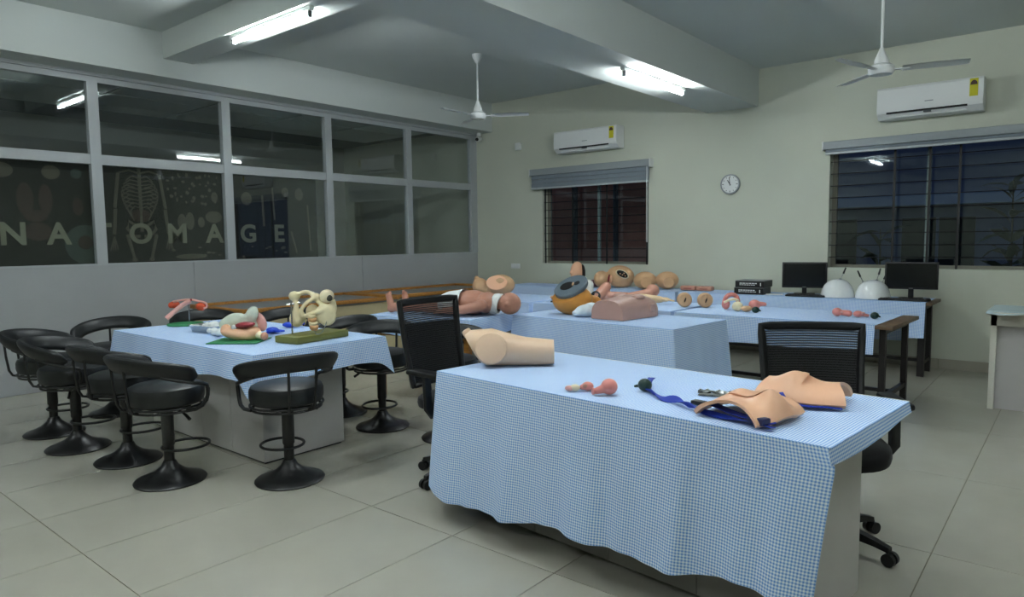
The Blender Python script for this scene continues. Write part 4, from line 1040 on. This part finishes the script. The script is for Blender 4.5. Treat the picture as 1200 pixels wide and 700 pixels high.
b.ell((1.135, 0, 0.105), (0.105, 0.082, 0.098)); b.ell((1.115, 0, 0.185), (0.018, 0.014, 0.018), 10); b.ell((1.085, 0, 0.165), (0.02, 0.03, 0.014), 10)
for s in (-1, 1):
    b.ell((1.14, s*0.085, 0.105), (0.022, 0.010, 0.02), 10)
    b.cap((0.94, s*0.17, 0.10), (0.78, s*0.215, 0.062), 0.050, 0.042); b.cap((0.78, s*0.215, 0.062), (0.60, s*0.205, 0.05), 0.042, 0.030)
    b.ell((0.555, s*0.20, 0.038), (0.045, 0.032, 0.020), 10)
    for q in range(4): b.cap((0.535, s*(0.178+0.014*q), 0.036), (0.485+0.006*abs(q-1.5), s*(0.174+0.016*q), 0.024), 0.009, 0.007, 8)
    b.cap((0.56, s*0.175, 0.045), (0.52, s*0.155, 0.04), 0.010, 0.008, 8)
body = organic('body', b, SKIND, dm, voxel=0.0085, it=4)
for v in body.data.vertices: v.co.z = max(v.co.z, 0.001)
rings = []
for x, ry, rz_, cz in ((0.50, 0.175, 0.085, 0.098), (0.55, 0.178, 0.10, 0.105), (0.62, 0.172, 0.107, 0.108), (0.70, 0.165, 0.113, 0.114)):
    rings.append([Vector((x+0.015*math.cos(q)**2, ry*math.cos(q), max(0.002, cz+rz_*math.sin(q)))) for q in [2*PI*k/28 for k in range(28)]])
MB().loft(rings, caps=False).build('diaper', COTTON, dm)
MB().loft([[Vector((x+0.02*math.sin(q), r*math.cos(q), max(0.002, 0.10+r*1.05*math.sin(q)))) for q in [2*PI*k/24 for k in range(24)]] for x, r in ((0.975, 0.072), (0.978, 0.085), (1.01, 0.088), (1.045, 0.085), (1.048, 0.070))], caps=False).build('neck_collar', COTTON, dm)
for s in (-1, 1): MB().ell((1.10, s*0.032, 0.182), (0.010, 0.012, 0.005), 10).build('eye', HOLE, dm)

# ================================================================== THINGS ON THE MIDDLE TABLE
Z2 = ZM+0.006
am = thing('birthing_model', 'amber rounded model topped by a slanted grey disc with a black opening', 'anatomy model', (-3.50, 5.06, Z2), R_(30)); am.scale = (0.92, 0.92, 1.0)
b = MB(); b.ell((0, 0, 0.125), (0.20, 0.19, 0.135)); b.ell((0.0, 0.0, 0.05), (0.15, 0.15, 0.05)); b.ell((0.19, 0.09, 0.10), (0.09, 0.06, 0.06)); o = organic('body', b, AMBER, am, voxel=0.012, it=8)
for v in o.data.vertices:
    v.co.z = max(0.0, v.co.z)
    pass
dn = Euler((R_(31), R_(-4), R_(-30))).to_matrix() @ Vector((0, 0, 1)); dc = Vector((-0.01, 0.0, 0.235))
for v in o.data.vertices:
    dd = (v.co-dc).dot(dn)
    if dd > -0.012: v.co -= dn*(dd+0.012)
d_ = MB().lathe([(0, -0.022), (0.162, -0.022), (0.168, -0.016), (0.170, 0.016), (0.164, 0.022), (0, 0.023)], n=44).build('grey_disc', GREYD, am, (-0.01, 0.0, 0.235), rot=(R_(31), R_(-4), R_(-30)))
MB().lathe([(0, 0), (0.074, 0), (0.074, 0.0035), (0, 0.004)], n=28).build('opening', HOLE, d_, (-0.035, -0.01, 0.0222)); d_.children[-1].scale = (1.0, 0.85, 1)
MB().lathe([(0, 0), (0.030, 0), (0.030, 0.0035), (0, 0.004)], n=20).build('opening', HOLE, d_, (0.058, 0.03, 0.0222))
MB().ell((0.025, 0.01, 0.028), (0.012, 0.03, 0.010), 12, rot=(0,0,0.3)).build('rim_fold', SKINT, d_)
# CPR torso
tm = thing('torso_model', 'mauve flesh torso manikin with flat cut end on the middle table', 'manikin', (-3.00, 4.83, Z2), R_(-3))
rings = []
for y, hw_, h in ((0.0, 0.155, 0.150), (0.01, 0.158, 0.155), (0.14, 0.165, 0.165), (0.26, 0.172, 0.172), (0.36, 0.185, 0.178), (0.45, 0.19, 0.170), (0.52, 0.17, 0.150), (0.56, 0.12, 0.115)):
    rg = []
    for k in range(21):
        a = PI*k/20; rg.append(Vector((hw_*math.copysign(abs(math.cos(a))**0.75, math.cos(a)), y, 0.006+h*math.sin(a)**0.62)))
    rg = rg+[Vector((-hw_, y, 0.0)), Vector((hw_, y, 0.0))]
    rings.append(rg)
MB().loft(rings).build('trunk', SKINM, tm, angle=50)
MB().box((-0.155, 0.005, 0.0), (0.158, 0.5, 0.008)).build('back_plate', BLACKP, tm, smooth=False)
MB().box((0.172, 0.36, 0.045), (0.196, 0.44, 0.11), 0.008).build('arm_stub', SKINM, tm)
for s in (-1, 1): MB().ell((s*0.085, 0.33, 0.165), (0.06, 0.07, 0.028), 14).build('chest_muscle', SKINM, tm)
MB().cap((0, 0.55, 0.07), (0, 0.62, 0.075), 0.05, 0.045).build('neck', SKINM, tm)
# towel
b = MB(); b.ell((0, 0.10, 0.045), (0.10, 0.13, 0.055)); b.ell((0.03, 0.12, 0.075), (0.06, 0.10, 0.04)); b.ell((-0.05, 0.04, 0.03), (0.06, 0.08, 0.03)); b.ell((0.02, 0.02, 0.06), (0.05, 0.05, 0.04))
o = organic('folded_towel', b, mat('white_blue_towel', (222, 232, 238), 0.9, var=0.12, vscale=14), None, (-3.27, 4.88, Z2), R_(12), voxel=0.01, it=3)
for v in o.data.vertices: v.co.z = max(0.0, v.co.z)
tag(o, 'white and pale blue folded towel left of the torso', 'towel')

# ================================================================== THINGS ON THE ROW TABLES
Z4o = Z4+0.006
def slit_block(loc, rz, label):
    t = thing('slit_block', label, 'anatomy model', loc, rz, 'slit training blocks'); t.scale = (0.86,)*3
    MB().lathe([(0.0, 0.0), (0.075, 0.0), (0.082, 0.01), (0.085, 0.05), (0.082, 0.085), (0.07, 0.098), (0.0, 0.10)], n=28, ax=(0,-1,0)).build('block', SKINT, t, (0, 0.05, 0.083))
    MB().ell((0, -0.052, 0.083), (0.012, 0.006, 0.042), 12, rot=(0, 0.3, 0)).build('slit', HOLE, t)
    MB().loft([[Vector((0.026*math.cos(q)*k, -0.050-0.006*(1-k)*5, 0.083+0.055*math.sin(q)*k)) for q in [2*PI*i/24 for i in range(24)]] for k in (1.2, 1.0, 0.8)]).build('lips', SKINT, t)
slit_block((-3.05, 6.36, Z4o), R_(35), 'round tan slit block on the row table, left one of the pair')
slit_block((-2.86, 6.42, Z4o), R_(38), 'round tan slit block on the row table, right one of the pair')
# arms
a1 = thing('arm_model', 'rosy arm model with hollow cut end behind the torso', 'anatomy model', (-4.02, 6.42, Z4o), R_(28))
b = MB(); b.cap((-0.06, -0.05, 0.07), (0.02, 0.05, 0.16), 0.06, 0.055); b.cap((0.0, 0.02, 0.06), (0.25, 0.06, 0.055), 0.055, 0.045); o = organic('limb', b, SKIND, a1, voxel=0.009, it=4)
for v in o.data.vertices: v.co.z = max(0.0, v.co.z)
MB().lathe([(0.0, 0.0), (0.052, 0.0), (0.060, 0.004), (0.058, 0.014), (0.042, 0.016), (0.040, 0.004), (0.0, 0.003)], n=24).build('hollow_end', BLACKP, a1, (-0.085, -0.095, 0.065), rot=(R_(75), 0, R_(-20)))
a2 = thing('arm_model', 'rosy bent arm model with shoulder lying behind the torso', 'anatomy model', (-3.66, 6.54, Z4o), R_(25))
b = MB(); b.cap((-0.10, 0, 0.055), (0.10, 0.03, 0.09), 0.052, 0.058); b.ell((0.14, 0.05, 0.125), (0.075, 0.06, 0.07)); o = organic('limb', b, SKIND, a2, voxel=0.009, it=5)
for v in o.data.vertices: v.co.z = max(0.0, v.co.z)
a3 = thing('hand_model', 'pale forearm and hand model pointing right behind the torso', 'anatomy model', (-3.42, 6.45, Z4o), R_(28))
b = MB(); b.cap((-0.14, 0, 0.06), (0.05, 0.0, 0.05), 0.052, 0.036); b.ell((0.10, 0, 0.05), (0.05, 0.042, 0.024))
for q in range(4): b.cap((0.13, -0.03+0.02*q, 0.05), (0.19+0.012*(1-abs(q-1.5)), -0.038+0.026*q, 0.035), 0.010, 0.008, 8)
b.cap((0.08, -0.04, 0.05), (0.13, -0.07, 0.045), 0.011, 0.009, 8)
o = organic('limb', b, mat('sand_vinyl', (222, 190, 150), 0.45, var=0.05), a3, voxel=0.007, it=3)
for v in o.data.vertices: v.co.z = max(0.0, v.co.z)
# small organs on T4
po1 = thing('pelvic_organ_model', 'pink ring shaped organ model with cream folds on the right row table', 'anatomy model', (-2.57, 6.36, Z4o), R_(30))
b = MB(); b.tube([(0.062*math.cos(a), 0.02*math.sin(2*a), 0.085+0.06*math.sin(a)) for a in [R_(-60+30*k) for k in range(10)]], 0.022, 10); b.ell((-0.05, 0, 0.05), (0.04, 0.04, 0.05)); o = organic('ring', b, PINK, po1, voxel=0.007, it=3)
for v in o.data.vertices: v.co.z = max(0.0, v.co.z)
MB().tube(smooth_pts([(-0.07, -0.03, 0.07), (-0.02, -0.045, 0.095), (0.03, -0.045, 0.10), (0.06, -0.03, 0.085)]), 0.012, 8).build('fold', CREAM, po1)
eg = thing('organ_pair', 'cream egg and tan lobe pieces in front of the pink ring model', 'anatomy model', (-2.43, 6.24, Z4o), R_(20))
MB().ell((-0.03, 0.02, 0.045), (0.05, 0.04, 0.045)).build('egg', CREAM, eg); MB().ell((0.05, -0.02, 0.028), (0.05, 0.035, 0.028)).build('lobe', SKINT, eg)
pk = thing('organ_piece', 'pink knotted organ piece next to the green ball on the right row table', 'anatomy model', (-2.37, 6.42, Z4o), 0.4)
b = MB(); b.ell((0, 0, 0.05), (0.055, 0.045, 0.05)); b.cap((0.03, 0, 0.06), (0.09, 0.01, 0.055), 0.025, 0.02); o = organic('body', b, PINK, pk, voxel=0.007, it=4)
def ball(loc, label):
    t = thing('rubber_bulb', label, 'rubber bulb', loc, 0.4); t.scale = (0.8,)*3; MB().ell((0, 0, 0.036), (0.042, 0.038, 0.036)).build('bulb', DKGREEN, t); MB().cyl((0.036, 0, 0.03), (0.055, 0.005, 0.022), 0.010, 0.007, 8).build('nozzle', DKGREEN, t)
ball((-2.27, 6.18, Z4o), 'dark green rubber ball in front of the pink knotted piece')
ball((-1.31, 6.24, Z4o), 'dark green rubber ball near the bare table end')
def uterus3(loc, rz, label, two):
    t = thing('uterus_model', label, 'anatomy model', loc, rz); t.scale = (0.78,)*3
    b = MB(); b.ell((-0.03, 0, 0.048), (0.052, 0.048, 0.048))
    if two: b.cap((0.0, 0, 0.045), (0.085, -0.02, 0.036), 0.03, 0.036)
    else: b.cap((0.0, 0, 0.04), (0.065, 0.0, 0.026), 0.03, 0.022)
    o = organic('body', b, PINK, t, voxel=0.007, it=4)
    for v in o.data.vertices: v.co.z = max(0.0, v.co.z*(1.0 if two else 0.75))
    MB().ell((0.01, -0.035, 0.05), (0.02, 0.012, 0.012), 10).build('fold', PINKP, t)
uterus3((-1.59, 6.30, Z4o), R_(20), 'two lobed pink uterus model on the right row table', True)
uterus3((-1.43, 6.32, Z4o), R_(30), 'small low pink uterus model beside the green ball at the table end', False)
# foot on black base, tan hip model on the left row table
fb = thing('foot_model', 'peach baby foot model on a black base behind the manikin head', 'anatomy model', (-4.42, 6.15, Z4o), R_(35)); fb.scale = (0.85,)*3
MB().box((-0.12, -0.06, 0), (0.12, 0.06, 0.012), 0.004).build('base', BLACKP, fb)
b = MB(); b.cap((-0.09, 0, 0.055), (0.06, 0, 0.065), 0.028, 0.036); b.cap((0.07, 0, 0.06), (0.09, 0, 0.15), 0.04, 0.045)
for q in range(3): b.ell((-0.11, -0.02+0.02*q, 0.06), (0.016, 0.012, 0.016), 8)
organic('foot', b, SKINP, fb, voxel=0.007, it=3)
hm = thing('hip_injection_model', 'tan hip injection model with oval pad behind the manikin', 'anatomy model', (-5.66, 6.45, Z4o), R_(35))
b = MB(); b.ell((0.10, 0, 0.13), (0.18, 0.13, 0.13)); b.ell((-0.16, 0, 0.12), (0.10, 0.09, 0.10)); b.ell((-0.20, 0, 0.20), (0.035, 0.03, 0.05)); b.ell((-0.08, 0, 0.08), (0.12, 0.09, 0.08)); o = organic('body', b, SKINT, hm, voxel=0.011, it=6)
for v in o.data.vertices: v.co.z = max(0.0, v.co.z)
MB().lathe([(0, 0), (0.10, 0), (0.105, 0.006), (0.10, 0.014), (0, 0.016)], n=30).build('injection_pad', SKINP, hm, (0.06, -0.105, 0.16), rot=(R_(62), 0, 0)); hm.children[-1].scale = (1.25, 0.95, 1)
wb = thing('clear_fetus_cover', 'whitish translucent rounded cover behind the grey disc', 'anatomy model', (-4.44, 6.68, Z4o), R_(30))
b = MB(); b.ell((0, 0, 0.10), (0.10, 0.08, 0.11)); b.ell((0.04, -0.01, 0.15), (0.06, 0.06, 0.07)); o = organic('cover', b, mat('milky_plastic', (206, 204, 196), 0.3), wb, voxel=0.01, it=5)
for v in o.data.vertices: v.co.z = max(0.0, v.co.z)
MB().lathe([(0, 0), (0.11, 0), (0.11, 0.008), (0, 0.009)], n=28).build('foot_plate', WHITE, wb)

# ================================================================== THINGS ON THE BACK WALL TABLES
Z5o = Z5+0.006
hf = thing('half_head_model', 'upright cream half head model with black edge behind the grey disc', 'anatomy model', (-5.42, 7.96, Z5o), R_(55)); hf.scale = (1.05, 1.05, 1.05)
MB().lathe([(0, 0), (0.08, 0), (0.08, 0.012), (0, 0.013)], n=20).build('base', BLACKP, hf)
b = MB(); b.ell((0, 0, 0.17), (0.10, 0.07, 0.13)); b.cap((0, 0.0, 0.0), (0, 0, 0.10), 0.05, 0.05); b.ell((-0.09, -0.02, 0.17), (0.025, 0.02, 0.025)); o = organic('head', b, SKINP, hf, voxel=0.009, it=4)
for v in o.data.vertices: v.co.z = max(0.012, v.co.z); v.co.x = min(v.co.x, 0.055)
MB().lathe([(0, 0), (0.112, 0), (0.112, 0.014), (0, 0.015)], n=28, ax=(1,0,0)).build('cut_face', HOLE, hf, (0.056, 0, 0.18)); hf.children[-1].scale = (1, 0.72, 1.1)
pu = thing('organ_model', 'dull purple organ piece left of the tan model with black opening', 'anatomy model', (-5.17, 7.98, Z5o), 0.5)
b = MB(); b.ell((0, 0, 0.05), (0.09, 0.05, 0.05)); b.ell((0.06, 0, 0.035), (0.07, 0.04, 0.035)); organic('body', b, mat('dull_purple', (130, 84, 92), 0.5), pu, voxel=0.009, it=4)
gy = thing('gynecology_model', 'tan abdomen model with a black oval opening below the small window', 'anatomy model', (-4.86, 8.0, Z5o), R_(36))
b = MB(); b.ell((0.09, 0, 0.15), (0.19, 0.15, 0.15), rot=(0, 0.15, 0)); b.ell((-0.16, 0, 0.115), (0.11, 0.11, 0.115)); b.ell((0.1, 0, 0.05), (0.14, 0.12, 0.05)); o = organic('body', b, SKINT, gy, voxel=0.011, it=4)
for v in o.data.vertices: v.co.z = max(0.0, v.co.z)
MB().ell((0.10, -0.135, 0.185), (0.095, 0.035, 0.055), 20, rot=(0.35, 0.5, 0)).build('opening_rim', CREAM, gy)
MB().ell((0.10, -0.152, 0.19), (0.080, 0.030, 0.042), 20, rot=(0.35, 0.5, 0)).build('opening', HOLE, gy)
for x, z in ((0.07, 0.195), (0.10, 0.18), (0.12, 0.20), (0.135, 0.165)): MB().ell((x, -0.180, z), (0.010, 0.008, 0.010), 8).build('detail', SKINT, gy)
MB().ell((-0.075, -0.10, 0.13), (0.012, 0.02, 0.06), 12, rot=(0, 0.15, 0)).build('crease', MAROON, gy)
MB().ell((-0.045, -0.11, 0.12), (0.02, 0.03, 0.055), 12).build('fold', SKINP, gy)
bt = thing('buttock_model', 'tan double rounded buttock model on the back wall table', 'anatomy model', (-4.24, 8.02, Z5o), R_(34))
b = MB()
for s in (-1, 1): b.ell((s*0.14, 0, 0.115), (0.15, 0.12, 0.115)); b.ell((s*0.14, -0.07, 0.095), (0.09, 0.07, 0.085))
o = organic('body', b, SKINT, bt, voxel=0.011, it=4)
for v in o.data.vertices: v.co.z = max(0.0, v.co.z)
for s in (-1, 1): MB().lathe([(0, 0), (0.07, 0), (0.072, 0.005), (0.066, 0.012), (0, 0.013)], n=24).build('cut_pad', SKINP if False else SKINT, bt, (s*0.14, -0.128, 0.095), rot=(R_(90), 0, 0))
for k, (x, lb) in enumerate(((-3.82, 'flat pink suture pad on the back wall table, left one'), (-3.61, 'flat pink suture pad on the back wall table, right one'))):
    t = thing('suture_pad', lb, 'suture pad', (x, 8.10, Z5o), R_(4), 'suture pads')
    MB().box((-0.098, -0.06, 0), (0.098, 0.06, 0.055), 0.014).build('pad', SKIND, t); MB().box((-0.05, -0.0625, 0.02), (0.05, -0.0595, 0.028)).build('cut', MAROON, t, smooth=False)
# books / boxes
def book(loc, rz, label, seed):
    t = thing('thick_book', label, 'book', loc, rz, 'thick black books')
    W, D, H = 0.33, 0.30, 0.078
    MB().box((0, 0, 0), (W, D, 0.006)).build('cover', BLACKP, t, smooth=False); MB().box((0, 0, H-0.006), (W, D, H)).build('cover', mat('book_top', (120, 124, 124), 0.5), t, smooth=False)  # top cover grey, the other covers black
    MB().box((0, 0, 0.006), (W, 0.006, H-0.006)).build('spine', BLACKP, t, smooth=False); MB().box((W-0.006, 0.006, 0.006), (W, D, H-0.006)).build('cover_edge', BLACKP, t, smooth=False)
    MB().box((0.003, 0.008, 0.007), (W-0.008, D-0.004, H-0.007)).build('pages', PAPER, t, smooth=False)
    rd = random.Random(seed); b = MB()
    for row, (z, h) in enumerate(((0.042, 0.011), (0.026, 0.007))):
        x = 0.05
        while x < 0.23:
            l = rd.uniform(0.012, 0.03); b.box((x, -0.0012, z), (x+l, 0.0, z+h)); x += l+0.006
    b.box((0.285, -0.0012, 0.02), (0.295, 0.0, 0.055)); o = b.build('spine_lettering', PAPER, t, smooth=False); o['kind'] = 'stuff'
book((-3.12, 7.80, Z5o), R_(4), 'thick black book at the bottom of the pair by the monitor', 1)
book((-3.11, 7.805, Z5o+0.079), R_(2), 'thick black book with grey top lying on the other book', 2)
tag(MB().box((-0.09, -0.06, 0), (0.09, 0.06, 0.008), 0.003).build('paper_leaflet', PAPER, loc=(-2.70, 7.92, Z5o), rz=R_(20)), 'white leaflet between the books and the left monitor', 'leaflet')
def monitor(loc, rz, W, H, label, low):
    t = thing('computer_monitor', label, 'monitor', loc, rz, 'computer monitors')
    MB().box((-0.11, -0.08, 0), (0.11, 0.10, 0.012), 0.005).build('foot', BLACKP, t); MB().box((-0.025, 0.0, 0.012), (0.025, 0.03, low+H*0.5), 0.004).build('stand', BLACKP, t)
    MB().box((-W/2, -0.035, low), (W/2, 0.005, low+H), 0.005).build('case', BLACKP, t)
    MB().box((-W/2+0.016, -0.0375, low+0.024), (W/2-0.016, -0.035, low+H-0.016)).build('screen', SCREEN, t, smooth=False)
    MB().box((-0.02, -0.037, low+0.007), (0.02, -0.035, low+0.014)).build('badge', mat('badge_grey', (120, 122, 124), 0.4), t, smooth=False)
def keyboard(loc, rz, label, m):
    t = thing('keyboard', label, 'keyboard', loc, rz, 'computer keyboards')
    MB().box((-0.21, -0.065, 0), (0.21, 0.065, 0.018), 0.004).build('case', m, t)
    km = MB().box((-0.011, -0.010, 0), (0.011, 0.010, 0.006)).data('key', m, False)
    for i in range(14):
        for j in range(4): inst(km, 'key', t, (-0.185+0.0285*i, -0.045+0.028*j, 0.018))
monitor((-2.44, 8.14, Z5o), R_(14), 0.47, 0.29, 'black computer monitor between the books and the white domes', 0.075)
monitor((-1.37, 8.10, Z5o), R_(8), 0.48, 0.28, 'black computer monitor at the right end of the back wall table', 0.10)
keyboard((-2.33, 7.86, Z5o), R_(6), 'black keyboard in front of the left monitor', BLACKP)
keyboard((-1.40, 7.85, Z5o), R_(4), 'black keyboard in front of the right monitor', BLACKP)
ms = thing('computer_mouse', 'small dark mouse at the right end of the back wall table', 'mouse', (-1.18, 7.86, Z5o))
MB().ell((0, 0, 0.015), (0.03, 0.05, 0.017), 14).build('shell', BLACKP, ms); MB().box((-0.002, 0.01, 0.028), (0.002, 0.03, 0.034)).build('wheel', WHITE, ms, smooth=False)
def dome(loc, rz, label, tools):
    t = thing('laparoscopy_dome', label, 'training dome', loc, rz, 'white laparoscopy domes')
    MB().lathe([(0.165, 0.0), (0.17, 0.004), (0.167, 0.03), (0.157, 0.075), (0.135, 0.125), (0.10, 0.165), (0.052, 0.188), (0.0, 0.195)], n=40).build('shell', WHITEG, t)
    for x, y, lean in tools:
        z = 0.195*math.sqrt(max(0, 1-(x*x+y*y)/0.168**2))
        p0 = MB().lathe([(0, 0), (0.014, 0), (0.014, 0.012), (0, 0.013)], n=14).build('port', mat('port_grey', (110, 116, 120), 0.5), t, (x, y, z-0.004))
        MB().cyl((x, y, z), (x+lean*0.07, y, z+0.06), 0.004, n=8).build('instrument_shaft', STEEL, t)
        MB().cyl((x+lean*0.07, y, z+0.06), (x+lean*0.13, y, z+0.125), 0.010, 0.007, n=10).build('instrument_handle', BLACKP, t)
    return t
dome((-2.04, 7.96, Z5o), 0.5, 'white training dome with one black handled tool, left one', [(0.02, -0.02, 0.4)])
dome((-1.695, 7.96, Z5o), 0.3, 'white training dome with several tools beside the right monitor', [(0.03, -0.02, 0.25), (-0.09, 0.0, -0.45), (0.08, 0.09, 0.4)])
